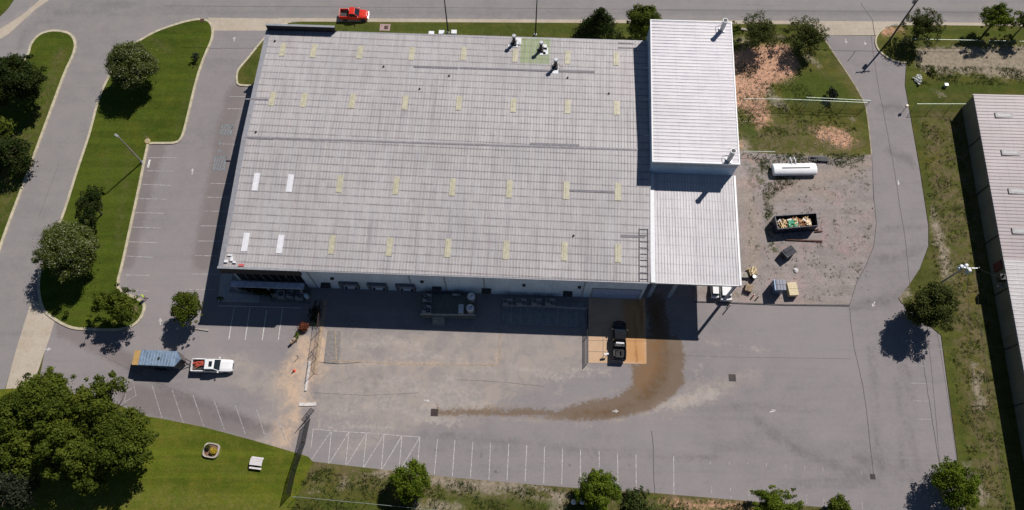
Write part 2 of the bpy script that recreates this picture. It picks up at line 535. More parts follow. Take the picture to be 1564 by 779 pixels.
lot = sheet('car_park', lot_px, .02, m_lot, step=1.1, feats={
    'pale': [('poly', [(487, 500), (900, 506), (900, 560), (800, 600), (720, 650), (560, 640), (480, 612)]), ('poly', [(1010, 640), (1045, 585), (1110, 578), (1120, 600)]), ('line', [(520, 690), (640, 640), (760, 612)], 1.2),
             ('line', [(980, 628), (1060, 610), (1115, 585), (1150, 575)], 1.1), ('line', [(350, 560), (430, 600), (400, 680)], 2.5), ('poly', [(480, 640), (640, 655), (700, 640), (640, 615), (480, 605)])],
    'silt': [('line', [(428, 660), (446, 620), (452, 580)], 1.6), ('poly', [(452, 512), (512, 505), (508, 562), (476, 600), (486, 618), (455, 632), (424, 606), (416, 575), (438, 545)]), ('line', [(492, 505), (510, 512), (512, 550)], .5),
             ('line', [(765, 505), (758, 558), (690, 556), (500, 553)], .25), ('line', [(210, 640), (330, 662), (440, 690)], .35), ('line', [(430, 690), (450, 640), (445, 600)], 1.6)],
    'light': [('line', [(520, 600), (600, 604), (680, 598), (740, 604)], .35), ('line', [(530, 530), (600, 520), (640, 530)], .5), ('line', [(560, 585), (640, 592), (700, 588)], .25), ('line', [(780, 560), (850, 575), (900, 570)], .4), ('line', [(850, 600), (880, 560), (930, 570)], .2), ('line', [(500, 630), (560, 622), (640, 628)], .4), ('line', [(655, 618), (700, 616), (745, 622)], .9), ('line', [(640, 640), (700, 645)], .5), ('line', [(1000, 618), (1050, 612), (1090, 600)], .8),
              ('line', [(485, 648), (600, 655)], .3), ('line', [(880, 648), (900, 645)], .3), ('poly', [(462, 552), (473, 552), (468, 612), (478, 618), (458, 618)]),
              ('line', [(540, 560), (640, 540), (700, 550)], .3), ('line', [(680, 575), (760, 560)], .25), ('line', [(1070, 520), (1170, 535)], .1),
              ('line', [(105, 60), (150, 45), (190, 42)], .2), ('line', [(1060, 575), (1080, 545)], .2), ('line', [(590, 575), (640, 583)], .4)],
    'brownpatch': [('line', [(190, 400), (215, 300), (240, 225)], 1.9), ('line', [(310, 400), (345, 200), (362, 140)], 2.0), ('line', [(90, 500), (180, 545), (210, 560)], 1.5),
                   ('poly', [(150, 575), (300, 600), (420, 650), (400, 680), (200, 630)])],
    'stain': [('poly', [(982, 515), (1042, 515), (1046, 560), (1043, 590), (1022, 610), (990, 628), (945, 638), (900, 643), (850, 641), (800, 634), (740, 632), (690, 634), (668, 632),
                        (668, 626), (700, 627), (740, 621), (775, 623), (830, 632), (860, 624), (900, 612), (940, 605), (965, 590), (966, 565), (960, 556), (985, 554)]),
              ('line', [(668, 629), (720, 629), (775, 627), (850, 634), (900, 632)], .62), ('line', [(1000, 460), (1010, 515)], 1.5)],
    'core': [('line', [(1000, 470), (1008, 515), (1012, 560), (1002, 588), (982, 608)], 1.6), ('line', [(985, 610), (940, 628), (880, 636)], .9)],
    'rim': [('line', [(668, 636), (740, 637), (800, 640), (850, 646), (900, 648), (950, 642), (1000, 626), (1060, 604)], .3), ('line', [(740, 617), (830, 628), (900, 608), (960, 590)], .2)],
    'rust': [('poly', [(986, 515), (1012, 515), (1008, 560), (985, 590), (968, 600), (975, 556), (987, 554)])],
    'tyre': [('line', [(1150, 640), (1220, 690), (1330, 733)], .6), ('line', [(1310, 700), (1350, 712), (1400, 735)], .6), ('line', [(1330, 530), (1345, 740)], .3), ('line', [(1372, 560), (1380, 735)], .3),
             ('line', [(1385, 540), (1402, 735)], .3), ('line', [(1300, 470), (1350, 460), (1400, 440)], .7), ('line', [(1320, 400), (1360, 395), (1410, 380)], .7), ('line', [(1340, 350), (1415, 348)], .4),
             ('line', [(1360, 230), (1400, 250)], 1.0), ('line', [(1345, 165), (1385, 165)], .9), ('line', [(640, 660), (900, 690), (1100, 700)], .3), ('line', [(560, 600), (600, 560)], .3),
             ('line', [(200, 560), (300, 620), (420, 660)], .5), ('line', [(1120, 620), (1250, 627)], .2), ('line', [(1200, 740), (1340, 735)], .4)],
    'oil': [('line', [(736, 690), (736, 700)], .25), ('line', [(761, 680), (759, 692)], .3), ('line', [(785, 684), (785, 688)], .3), ('line', [(813, 690), (815, 702)], .22), ('line', [(758, 718), (758, 722)], .3),
            ('line', [(903, 700), (903, 704)], .3), ('line', [(1012, 738), (1012, 741)], .3), ('line', [(962, 710), (962, 712)], .2), ('line', [(870, 710), (871, 716)], .18), ('line', [(668, 688), (668, 694)], .22),
            ('line', [(651, 682), (652, 684)], .25), ('line', [(1125, 720), (1126, 722)], .25), ('line', [(1362, 740), (1363, 741)], .3), ('line', [(1178, 476), (1180, 478)], .3), ('line', [(270, 640), (300, 650)], .25)],
})
m_road = layered_asphalt('road_asphalt', [('edge', (.36, .32, .30), 1.6, -.3, 1.4, .75, .8), ('dark', (.13, .128, .13), 1.2, -.5, .8, .35, 0)], (.205, .193, .190))
road_px = [(-250, -160), (1850, -160), (1850, 46), (1250, 46), (430, 46), (240, 70), (185, 160), (64, 460), (49, 459), (8, 592), (-70, 900), (-300, 900), (-300, 0)]
road = sheet('road', road_px, .012, m_road, step=2.0, feats={
    'edge': [('line', [(90, -20), (40, 20), (0, 48), (-30, 60)], 1.4), ('line', [(105, 52), (140, 45), (185, 40), (193, 60)], .5), ('line', [(400, 24), (1250, 29), (1564, 33)], .35), ('line', [(320, 3), (1564, 5)], .25)],
    'dark': [('line', [(30, 70), (45, 45), (90, 20), (200, 5)], 1.0), ('line', [(250, 15), (700, 16), (1564, 20)], .9)]})

# concrete aprons of the three driveways
m_apron = layered_asphalt('apron_concrete', [('rust', (.30, .19, .10), 1.0, -.3, .6, .5, 0)], (.38, .34, .28))
ap1 = sheet('driveway_apron', [(318, 27), (450, 29), (432, 47), (322, 47)], .03, m_apron, step=0)
ap2 = sheet('driveway_apron', smooth([(48, 459), (66, 461), (84, 487), (78, 510), (69, 535), (58, 568), (48, 596), (8, 596), (26, 530)], 1), .03, m_apron, step=0)
ap3 = sheet('driveway_apron', [(1236, 32), (1378, 33), (1352, 42), (1341, 54), (1254, 54), (1246, 45)], .03, m_apron, step=0)
gut = sheet('gutter', [(424, 27.5), (1240, 32), (1240, 37), (432, 33)], .028, m_apron, step=0)
gut2 = sheet('gutter', [(1370, 33.5), (1800, 38), (1800, 42.5), (1370, 38)], .028, m_apron, step=0)
gut3 = sheet('gutter', smooth([(75, -12), (40, 18), (0, 44), (-60, 70), (-60, 84), (0, 60), (22, 44), (55, 14), (92, -12)], 2), .02, m_apron, step=0)

# raised grass islands with kerbs
m_kerb = mat('kerb_concrete', (.46, .41, .29), .85, 0, .12, 1.5)
m_kerbd = mat('old_kerb_concrete', (.33, .28, .20), .9, 0, .22, 1.0)
isl_px = smooth([(60, 430), (64, 410), (78, 376), (98, 325), (118, 262), (137, 205), (152, 150), (172, 108), (192, 76), (216, 61), (240, 48), (268, 38), (290, 32), (308, 30), (320, 34),
                 (325, 46), (323, 62), (312, 88), (300, 124), (284, 190), (277, 211), (268, 218), (250, 219), (229, 219.5), (225, 226), (213, 285), (201, 340), (188, 400), (180, 436),
                 (190, 447), (207, 455), (219, 463), (220, 474), (212, 490), (197, 500), (175, 504), (140, 503), (112, 501), (88, 490), (68, 474), (61, 452)], 3)
island = sheet('grass_island', isl_px, .13, m_grass, step=1.0, base=0.0, feats={
    'dirt': [('line', [(229, 222), (222, 240), (205, 330), (190, 400)], .1), ('line', [(222, 208), (228, 214)], .5), ('poly', [(196, 458), (214, 466), (214, 480), (200, 494), (196, 480)]), ('line', [(240, 65), (250, 70)], .2)],
    'dry': [('line', [(305, 60), (290, 140), (270, 200)], .6), ('line', [(200, 230), (190, 300), (180, 380)], .8), ('line', [(230, 60), (260, 80)], .8), ('line', [(160, 240), (170, 300)], .5)]})
kerb('island_kerb', isl_px, m_kerb, .42, 0, .16, 1, True)
spit_px = smooth([(-60, 590), (-30, 490), (0, 380), (40, 272), (72, 185), (98, 115), (112, 84), (115, 66), (108, 53), (93, 48), (76, 48), (60, 54), (48, 68), (43, 84), (30, 100), (0, 118), (-60, 150), (-160, 190), (-200, 560)], 3)
spit = sheet('grass_verge', spit_px, .13, m_grass, step=1.2, base=0.0, feats={
    'dirt': [('line', [(75, 140), (60, 190), (30, 260)], .1), ('line', [(20, 288), (28, 284)], .6)], 'dry': [('line', [(95, 80), (60, 180), (0, 340)], 1.6), ('line', [(40, 200), (0, 300)], 2)]})
kerb('verge_kerb', [(-60, 590), (-30, 490), (0, 380), (40, 272), (72, 185), (98, 115), (112, 84), (115, 66), (108, 53), (93, 48), (76, 48), (60, 54), (48, 68), (43, 84), (30, 100), (0, 118), (-60, 150)], m_kerb, .45, 0, .16, 5)
cor = sheet('grass_corner', smooth([(-200, -200), (60, -60), (24, -4), (8, 18), (-14, 34), (-80, 70), (-260, 90)], 2), .09, m_grass, step=2, base=0, feats={'dirt': [], 'dry': [('line', [(20, -10), (0, 30)], 1)]})

yard_px = [(362, 122), (364, 108), (381, 87), (404, 59), (425, 42), (440, 35.5), (460, 33.5), (700, 34.5), (1000, 36), (1236, 38), (1247, 45), (1256, 56), (1275, 85), (1296, 116), (1314, 146), (1322, 165),
           (1327, 200), (1331, 240), (1331, 262), (1132, 262), (1100, 200), (700, 90), (420, 90), (396, 110), (388, 131), (374, 131), (364, 129)]
yard = sheet('grass_yard', yard_px, .10, m_weedy, step=.9, base=0.0, feats={
    'dry': [('line', [(440, 42), (700, 44), (980, 45)], .2), ('poly', [(1125, 165), (1320, 200), (1325, 235), (1130, 262)]), ('line', [(1280, 90), (1310, 150)], 1.0), ('line', [(1230, 85), (1270, 125)], .5)],
    'dirt': [('line', [(1232, 88), (1250, 100)], .5), ('line', [(1160, 120), (1178, 150), (1195, 162)], .9), ('line', [(1150, 55), (1200, 58)], .3), ('line', [(1140, 60), (1120, 62)], .4), ('poly', [(1130, 235), (1331, 238), (1331, 262), (1130, 262)]),
             ('line', [(1135, 215), (1138, 262)], .9), ('line', [(1300, 180), (1302, 184)], .3)],
    'red': [('poly', [(1118, 78), (1150, 70), (1175, 68), (1200, 68), (1215, 90), (1222, 105), (1210, 118), (1190, 128), (1170, 128), (1170, 160), (1176, 188), (1155, 192), (1140, 165), (1118, 165), (1116, 78)]),
            ('poly', [(1243, 198), (1262, 196), (1290, 202), (1308, 212), (1295, 226), (1275, 222), (1262, 212), (1248, 212)]), ('line', [(1126, 210), (1128, 225)], .4)],
    'lush': [('poly', [(1128, 180), (1145, 178), (1160, 200), (1162, 220), (1140, 222), (1130, 210)]), ('poly', [(1180, 125), (1240, 100), (1300, 130), (1310, 160), (1200, 160)]), ('line', [(460, 44), (980, 46)], 1.4), ('line', [(1220, 60), (1240, 130), (1310, 155)], .6),
             ('poly', [(376, 128), (398, 110), (404, 66), (384, 88), (368, 110)])]})
kerb('yard_kerb', yard_px[:6], m_kerb, .36, 0, .17, 4)
kerb('yard_kerb', [(388, 131), (374, 131), (364, 129), (362, 122)], m_kerb, .36, 0, .17, 4)
kerb('drive_kerb', yard_px[10:18], m_kerbd, .2, 0, .14, 3)

east_px = [(1337, 63), (1341, 52), (1350, 44), (1362, 40), (1400, 39), (1850, 43), (1850, 960), (1505, 960), (1480, 812), (1462, 700), (1437, 512), (1376, 462), (1372, 455), (1385, 440), (1405, 410), (1418, 375), (1418, 345),
           (1405, 260), (1391, 180), (1382, 130), (1384, 96), (1376, 96), (1362, 92), (1348, 83), (1340, 74)]
east = sheet('east_verge', east_px, .11, m_weedy, step=1.0, base=0.0, feats={
    'dry': [('poly', [(1400, 170), (1470, 170), (1500, 300), (1545, 779), (1500, 779), (1440, 430)]), ('line', [(1430, 310), (1436, 420)], 1.5), ('line', [(1480, 590), (1500, 700)], 1.0)],
    'dirt': [('poly', [(1400, 72), (1850, 68), (1850, 122), (1540, 122), (1470, 112), (1425, 116), (1398, 100)]), ('line', [(1420, 320), (1440, 380), (1446, 420)], .9), ('line', [(1375, 455), (1384, 446)], .8), ('line', [(1427, 140), (1440, 146)], .5),
             ('line', [(1490, 560), (1496, 620)], .8), ('line', [(1480, 720), (1500, 760)], 1.0)],
    'red': [('line', [(1350, 48), (1368, 45)], .7)],
    'lush': [('line', [(1400, 50), (1850, 55)], 1.3), ('line', [(1390, 135), (1700, 133)], 1.4), ('line', [(1445, 520), (1475, 720)], .8), ('line', [(1500, 450), (1540, 779)], .8), ('line', [(1392, 120), (1420, 300)], .9), ('line', [(1406, 300), (1424, 360)], .4)]})
kerb('east_kerb', [(1384, 96), (1376, 96), (1362, 92), (1348, 83), (1340, 74), (1337, 63), (1341, 52), (1350, 44)], m_kerb, .3, 0, .17, 4)

lawn_px = [(-300, 610), (8, 594), (58, 592), (160, 610), (225, 636), (250, 640), (310, 652), (385, 672), (440, 688), (470, 697), (478, 705), (530, 711), (600, 719), (700, 730), (800, 739), (900, 747), (1000, 753), (1150, 766), (1260, 775),
           (1350, 792), (1480, 812), (1490, 900), (-300, 900)]
lawn = sheet('lawn', lawn_px[:11] + [(462, 740), (440, 790), (420, 900), (-300, 900)], .045, m_lawn, step=1.2, base=0.0, feats={
    'dirt': [('line', [(75, 742), (85, 750)], .45), ('line', [(225, 665), (260, 672)], .25), ('line', [(30, 730), (50, 770)], .8), ('line', [(232, 640), (330, 660), (470, 698)], .2)],
    'dry': [('poly', [(40, 725), (250, 740), (450, 760), (450, 790), (40, 790)]), ('line', [(230, 650), (300, 665)], .8), ('line', [(250, 700), (420, 730)], .6)]})
rough = sheet('rough_verge', [(470, 697)] + lawn_px[10:22] + [(420, 900), (440, 790), (462, 740)], .04, m_weedy, step=.9, base=0.0, feats={
    'dry': [('line', [(480, 718), (700, 742), (1000, 764), (1300, 790)], 2.2)],
    'dirt': [('line', [(560, 716), (640, 728), (700, 738), (800, 745)], .9), ('line', [(700, 748), (850, 762)], .3), ('line', [(845, 750), (858, 765), (850, 779)], 1.0), ('line', [(640, 770), (700, 775)], .7), ('line', [(527, 735), (524, 750)], .35), ('line', [(470, 748), (486, 750)], .2)],
    'red': [('line', [(1010, 764), (1150, 777)], .2)],
    'lush': [('line', [(470, 770), (620, 778)], 1.0), ('line', [(680, 760), (850, 772)], .9), ('line', [(940, 765), (1010, 772)], .8)]})

# gravel yard
m_gravel = grass_mat('gravel', (.275, .24, .225), (.25, .22, .205), (.38, .33, .31),
                     [('weed', (.055, .065, .02), 1.6, -.3, .7, .9, 1.3), ('tan', (.32, .26, .20), 2.4, -.8, 1.6, .5, 0), ('red', (.42, .25, .16), 1.5, -.2, .8, .8, 1.5)])
grav_px = [(1100, 225), (1140, 232), (1180, 236), (1230, 238), (1290, 244), (1331, 236), (1333, 300), (1338, 340), (1334, 375), (1322, 405), (1308, 430), (1297, 466), (1200, 465), (1060, 460), (1060, 300)]
grav = sheet('gravel_yard', grav_px, .135, m_gravel, step=.9, base=0.0, feats={
    'weed': [('line', [(1165, 250), (1160, 285)], .9), ('line', [(1172, 300), (1172, 335), (1182, 380)], .9), ('line', [(1150, 262), (1150, 270)], .9), ('line', [(1215, 238), (1240, 240)], .9), ('line', [(1225, 308), (1240, 306)], .35),
             ('line', [(1290, 322), (1298, 326)], .3), ('line', [(1265, 226), (1280, 232)], 1.1), ('line', [(1292, 240), (1320, 236)], .7), ('line', [(1288, 277), (1302, 276)], .25), ('line', [(1118, 440), (1122, 460)], .8), ('line', [(1138, 250), (1146, 290)], .5),
             ('line', [(1275, 255), (1320, 250)], .3)],
    'tan': [('line', [(1135, 280), (1150, 330), (1150, 400)], 1.6), ('line', [(1180, 300), (1320, 250)], 1.6), ('line', [(1190, 415), (1200, 420)], .4), ('line', [(1070, 445), (1200, 462), (1290, 464)], .7), ('line', [(1180, 262), (1270, 300)], 1.2)],
    'red': [('line', [(1135, 240), (1170, 238)], .8), ('line', [(1150, 245), (1155, 275)], .4)]})
lines('gravel_edge', [[(1060, 461), (1200, 466), (1297, 467), (1308, 431), (1322, 406), (1334, 376), (1338, 341), (1334, 300), (1331, 236)]], .13, M_crack_shadow, .142)

# painted lines, cracks, drawn-in wire shadows
M_linef2 = mat('scuffed_road_paint', (.47, .45, .435), .85, 0, .25, 3)
tops = [(350 + a / 3.895, 579 + b / 3.895) for a, b in [(608, 308), (713, 315), (818, 320), (922, 328), (1028, 338), (1135, 345), (1240, 355), (1343, 363), (1450, 370), (1555, 380)]]
bots = [(350 + a / 3.895, 579 + b / 3.895) for a, b in [(590, 512), (692, 525), (797, 533), (905, 543), (1010, 552), (1118, 560), (1220, 570), (1328, 577), (1435, 587), (1545, 597)]]
t2 = [(700 + a / 3.895, 579 + b / 3.895) for a, b in [(300, 388), (407, 395), (513, 403), (620, 410), (727, 420), (838, 430), (947, 440), (1057, 447), (1281, 460)]]
b2 = [(700 + a / 3.895, 579 + b / 3.895) for a, b in [(290, 603), (397, 612), (508, 620), (615, 628), (725, 638), (838, 645), (950, 652), (1058, 660), (1282, 690)]]
solid = list(zip(tops, bots)) + list(zip(t2, b2))
p0, q0 = (478.5, 655), (476, 704)
hatch = [[p0] + tops[:6]]
bb = [(474.5, 704)] + bots
for i in range(6):
    hatch.append([bb[i], tops[i]])
lines('parking_lines', [list(s_) for s_ in solid] + [[p0, (475, 684)]], .095, M_linef2)
lines('hatched_bay_lines', hatch, .085, M_linef2, .036)
faint = []
for x, y, x2, y2 in [(65, 545, 72, 715), (155, 548, 163, 722), (243, 552, 250, 730), (332, 556, 337, 740), (422, 562, 428, 745), (513, 570, 525, 752), (600, 578, 606, 775), (690, 586, 694, 775), (783, 593, 788, 775)]:
    X, Y, X2, Y2 = 1064 + x / 3.116, 529 + y / 3.116, 1064 + x2 / 3.116, 529 + y2 / 3.116
    faint += [[(X, Y), (X, Y + 5)], [(X2 - (X2 - X) * .28, Y2 - (Y2 - Y) * .28), (X2, Y2)]]
lines('worn_parking_lines', faint, .085, mat('almost_gone_paint', (.36, .34, .335), .85, 0, .3, 3))
left = []
for a, b, c_, d in [(880, 160, 1055, 160), (870, 238, 1035, 240), (845, 318, 1018, 325), (828, 403, 995, 407), (805, 487, 980, 490), (785, 573, 960, 578), (770, 660, 935, 665), (755, 745, 915, 752), (735, 857, 895, 860), (785, 950, 885, 954)]:
    left.append([(a / 3.895, 200 + b / 3.895), (c_ / 3.895, 200 + d / 3.895)])
for a, b in [(1365, -205), (1350, -132), (1305, 78), (1250, 313), (1235, 395), (1213, 477), (1195, 565), (1180, 655), (1160, 742), (1142, 852), (1122, 943)]:
    left.append([(a / 3.895, 200 + b / 3.895), (a / 3.895 + 42, 200 + b / 3.895 + .5)])
lines('car_park_lines', left, .10, mat('worn_stall_paint', (.39, .37, .365), .85, 0, .25, 3))
lines('stop_line', [[(229, 244), (226, 256)]], .35, M_line)
sh = []
for a, b, c_, d in [(225, 385, 193, 578), (320, 385, 290, 580), (418, 400, 392, 582), (515, 385, 487, 582)]:
    sh.append([(300 + a / 3.895, 370 + b / 3.895), (300 + c_ / 3.895, 370 + d / 3.895)])
sh.append([(333, 467), (460, 470.5)])
lines('front_parking_lines', sh, .11, M_line)
lo = []
for a, b, c_, d in [(905, 35, 965, 232), (1025, 65, 1090, 260), (1148, 95, 1212, 280), (1273, 125, 1335, 300), (1400, 152, 1460, 330), (1527, 180, 1580, 350), (1645, 215, 1700, 370)]:
    lo.append([(a / 3.895, 579 + b / 3.895), (c_ / 3.895, 579 + d / 3.895)])
lines('lawn_side_parking_lines', lo, .11, M_linef)
ha = [[(157, 585), (203, 580.5), (208, 604), (190, 614)], [(160, 589), (193, 598)], [(193, 598), (203, 592)], [(180, 592), (200, 582)], [(193, 598), (190, 614)], [(165, 590), (176, 584)]]
lines('striped_island_lines', ha, .11, M_linef)
lines('side_bay_lines', [[(1430, 533.5), (1442, 534)], [(1387, 558), (1411, 559)], [(1390, 585), (1415, 586)], [(1394, 612), (1418, 613)], [(1398, 640), (1421, 641)]], .08, M_linef)
hb = []
for x, y, w_, h_ in [(340, 191, 19, 14), (329, 239, 20, 21)]:
    hb += [[(x, y), (x + w_, y)], [(x + w_ - 3, y), (x + w_ - 7, y + h_)], [(x, y), (x - 3, y + h_)], [(x - 3, y + h_), (x + w_ - 5, y + h_)]]
    for k in range(4):
        hb.append([(x - 2 + k * 4, y + h_), (x + 5 + k * 4, y)])
# wheelchair marks between the hatched bays
for x, y in [(337, 218), (336, 230)]:
    hb += [[(x - 2, y - 3), (x - 1, y), (x + 3, y + .5)], [(x - 3, y + 1), (x - 1, y + 3), (x + 2, y + 2)]]
lines('accessible_bay_lines', hb, .11, M_lineb)
lines('yellow_lines', [[(765, 497), (764, 520), (762, 558)], [(762, 558), (640, 557), (505, 551)], [(986, 470), (987, 555)], [(512, 505), (514, 552)]], .11, M_yline)
# direction arrows
am = MB()
M_linef2 = mat('scuffed_road_paint', (.46, .44, .43), .85, 0, .25, 3)
for x, y, dx, dy in [(358, 60, .5, -4), (294, 262, .5, -5), (245, 491, 0, -5.5), (73, 533.5, 6, 0), (1180, 628, 5, -2), (1334, 465, -2, 4), (1292, 63, 1, 4), (1321, 66, 1, 3), (940, 628, 5, 0), (1372, 279, .5, 4), (652, 612, 5, 1)]:
    a = U(x - dx, y - dy)[:2]; b = U(x + dx, y + dy)[:2]
    a = Vector(a); b = Vector(b); t = (b - a).normalized(); nn = Vector((-t.y, t.x))
    m_ = a + (b - a) * .5
    z = .037
    am.add([(*(a + nn * .08), z), (*(a - nn * .08), z), (*(m_ - nn * .08), z), (*(m_ - nn * .33), z), (*b, z), (*(m_ + nn * .33), z), (*(m_ + nn * .08), z)], [(0, 1, 2, 3, 4, 5, 6)])
ao = am.build('road_arrows', M_linef2); ao['kind'] = 'structure'
cr = [[(1330, 55), (1341, 130), (1353, 190), (1366, 262), (1372, 300), (1383, 370), (1389, 430), (1392, 470)], [(1407, 535), (1414, 580), (1422, 630), (1436, 718)], [(1297, 470), (1304, 529), (1318, 590), (1326, 650), (1335, 731)],
      [(995, 658), (998, 680), (998, 720), (1000, 753)], [(1315, 5), (1332, 30), (1336, 54)], [(487, 553), (515, 556), (560, 553)]]
for k in range(len(cr)):
    s_ = cr[k]
    o_ = []
    rr = random.Random(k)
    for (x, y), (x2, y2) in zip(s_[:-1], s_[1:]):
        for q in range(6):
            o_.append((x + (x2 - x) * q / 6 + rr.uniform(-.45, .45), y + (y2 - y) * q / 6))
    cr[k] = o_ + [s_[-1]]
lines('pavement_cracks_wire_shadow', cr, .10, M_crack_shadow, .03)  # sealed cracks; the long run up the drive also draws in a cable shadow
lines('hairline_cracks', [[(1000, 540), (1090, 545), (1300, 548)], [(480, 600), (560, 604), (640, 600)], [(700, 580), (760, 583), (830, 590)], [(150, 540), (230, 580), (300, 610)], [(245, 90), (236, 150), (250, 200)], [(90, 250), (60, 330)]], .045, mat('hairline_crack', (.12, .11, .11), .9, 0, .2), .029)
lines('wire_shadow_lines', [[(250, 9), (700, 12), (1564, 19)], [(1000, 16), (1564, 20)]], .06, M_crack_shadow, .018)  # power line shadows drawn on the road as thin dark strips

# loading ramp slab and other slabs
m_ramp = layered_asphalt('ramp_concrete', [('rust', (.50, .26, .10), 1.2, -.6, .8, .85, 0), ('wet', (.27, .12, .04), .7, -.3, .3, .75, 0)], (.46, .32, .21))
ramp = sheet('loading_slab', [(899, 452), (985, 455), (987, 556), (899, 554)], .05, m_ramp, step=.6, base=0, feats={'rust': [('poly', [(950, 455), (985, 455), (988, 557), (952, 556)])], 'wet': [('line', [(972, 455), (968, 500), (972, 552)], .15), ('line', [(981, 460), (979, 510)], .2)]})
M_darkslab = mat('old_slab', (.15, .15, .145), .9, 0, .18, 2)
lines('slab_joints', [[(899, 520), (986, 521)], [(899, 537), (953, 538)], [(921, 500), (921, 552)]], .05, M_crack_shadow, .055)

# ================================================================== MAIN BUILDING
EAVE, RIDGE = 8.5, 9.5
_O = U(335, 408, EAVE); _E = U(993, 431, EAVE); _N = U(407, 52, EAVE)
EXv = (_E - _O).normalized(); EYv = (_N - _O).normalized()
BO = Vector((_O.x, _O.y, 0))
LB, DB, VR = 65.2, 43.6, 22.0
def bl(u, v, z):                    # building frame -> coordinates local to the building root
    return (EXv.x * u + EYv.x * v, EXv.y * u + EYv.y * v, z)
_det = EXv.x * EYv.y - EYv.x * EXv.y
def uv_of(p):
    q = p - BO
    return ((q.x * EYv.y - EYv.x * q.y) / _det, (EXv.x * q.y - q.x * EXv.y) / _det)
def rz_of(v):
    return RIDGE - (RIDGE - EAVE) * abs(v - VR) / VR
def on_roof(px, py, off=0):
    z = 9
    for _ in range(5):
        u, v = uv_of(U(px, py, z + off))
        z = rz_of(v)
    return u, v, z
def wallpt(px, py, v=0.0):          # a point of the south wall plane
    lo, hi = -3.0, 14.0
    for _ in range(40):
        m_ = (lo + hi) / 2
        if uv_of(U(px, py, m_))[1] > v: lo = m_
        else: hi = m_
    return uv_of(U(px, py, lo))[0], lo
BANG = math.atan2(EXv.y, EXv.x)

def wall_mat(name, col, rib=.3, seam=7.5):
    n = NT(name)
    ax = n.node('ShaderNodeVectorMath', operation='DOT_PRODUCT')
    n.link(n.geo.outputs['Position'], ax.inputs[0]); ax.inputs[1].default_value = (EXv.x, EXv.y, 0)
    ay = n.node('ShaderNodeVectorMath', operation='DOT_PRODUCT')
    n.link(n.geo.outputs['Position'], ay.inputs[0]); ay.inputs[1].default_value = (EYv.x, EYv.y, 0)
    t = n.math('ADD', ax.outputs['Value'], ay.outputs['Value'])
    fr = n.math('FRACT', n.math('DIVIDE', t, rib))
    h = n.ramp(n.math('ABSOLUTE', n.math('SUBTRACT', fr, .5)), .2, .35)
    fs = n.math('FRACT', n.math('DIVIDE', t, seam))
    s_ = n.ramp(fs, .0, .012, 1, 0)
    nz = n.noise(.5, 5, .6, n.pos((1, 1, .25)))
    c = n.mix(n.ramp(nz, .35, .7), tuple(x * .88 for x in col), tuple(x * 1.06 for x in col))
    c = n.mix(n.math('MULTIPLY', s_, .6), c, tuple(x * .5 for x in col))
    n.color(c)
    n.b.inputs['Roughness'].default_value = .45
    n.bump(h, .5, .03)
    return n.m

def roof_mat(name, col, ux, uy, lap=1.45, panel=1.0, lapk=.35, ribk=.3, dirt=(.16, .14, .14), warm=(.62, .50, .45)):
    """ribbed sheet roof: ux is the unit vector across the ribs, uy along them"""
    n = NT(name)
    ax = n.node('ShaderNodeVectorMath', operation='DOT_PRODUCT')
    n.link(n.geo.outputs['Position'], ax.inputs[0]); ax.inputs[1].default_value = (ux[0], ux[1], 0)
    ay = n.node('ShaderNodeVectorMath', operation='DOT_PRODUCT')
    n.link(n.geo.outputs['Position'], ay.inputs[0]); ay.inputs[1].default_value = (uy[0], uy[1], 0)
    X, Y = ax.outputs['Value'], ay.outputs['Value']
    cb = n.node('ShaderNodeCombineXYZ'); n.link(X, cb.inputs[0]); n.link(Y, cb.inputs[1])
    def line_(v, per, wd):
        f = n.math('FRACT', n.math('DIVIDE', v, per))
        d = n.math('ABSOLUTE', n.math('SUBTRACT', f, .5))
        return n.ramp(d, .5 - wd / per, .5 - wd / per * .3)
    lapl = line_(Y, lap, .16)
    ribl = line_(X, panel, .10)
    # each panel strip its own slight tone
    wn = n.node('ShaderNodeTexWhiteNoise', noise_dimensions='2D')
    sp = n.node('ShaderNodeCombineXYZ')
    n.link(n.math('FLOOR', n.math('DIVIDE', X, panel * 2)), sp.inputs[0])
    n.link(n.math('FLOOR', n.math('DIVIDE', Y, lap * 11)), sp.inputs[1])
    n.link(sp.outputs[0], wn.inputs['Vector'])
    def vs(sc_):
        m_ = n.node('ShaderNodeMapping'); m_.inputs['Scale'].default_value = sc_; n.link(cb.outputs[0], m_.inputs[0]); return m_.outputs[0]
    streak = n.noise(1, 5, .65, vs((1.6, .10, 1)))
    big = n.noise(.07, 4, .55, vs((1, 1, 1)))
    spk = n.noise(3.2, 4, .7, vs((1.4, .6, 1)))
    brk = n.noise(.5, 5, .7, vs((1, 1, 1)))
    c = n.mix(n.ramp(big, .3, .7), tuple(x * .90 for x in col), tuple(x * 1.06 for x in col))
    c = n.mix(n.ramp(wn.outputs['Value'], 0, 1, 0, .10), c, warm)
    c = n.mix(n.ramp(streak, .40, .75, 0, .35), c, dirt)
    c = n.mix(n.ramp(spk, .50, .78, 0, .40), c, dirt)
    c = n.mix(n.ramp(n.noise(1, 5, .75, vs((.9, .035, 1))), .54, .72, 0, .45), c, dirt)
    c = n.mix(n.ramp(n.noise(.22, 6, .75, vs((1, .6, 1))), .50, .75, 0, .35), c, tuple(x * 1.25 for x in col))
    c = n.mix(n.math('MULTIPLY', n.math('MULTIPLY', lapl, n.ramp(brk, .30, .6, .35, 1)), lapk), c, dirt)
    c = n.mix(n.math('MULTIPLY', n.math('MULTIPLY', ribl, n.ramp(brk, .38, .60, .15, 1)), ribk), c, dirt)
    n.color(c)
    n.b.inputs['Roughness'].default_value = .5
    n.b.inputs['Metallic'].default_value = 0.0
    n.b.inputs['Specular IOR Level'].default_value = .35
    return n.m

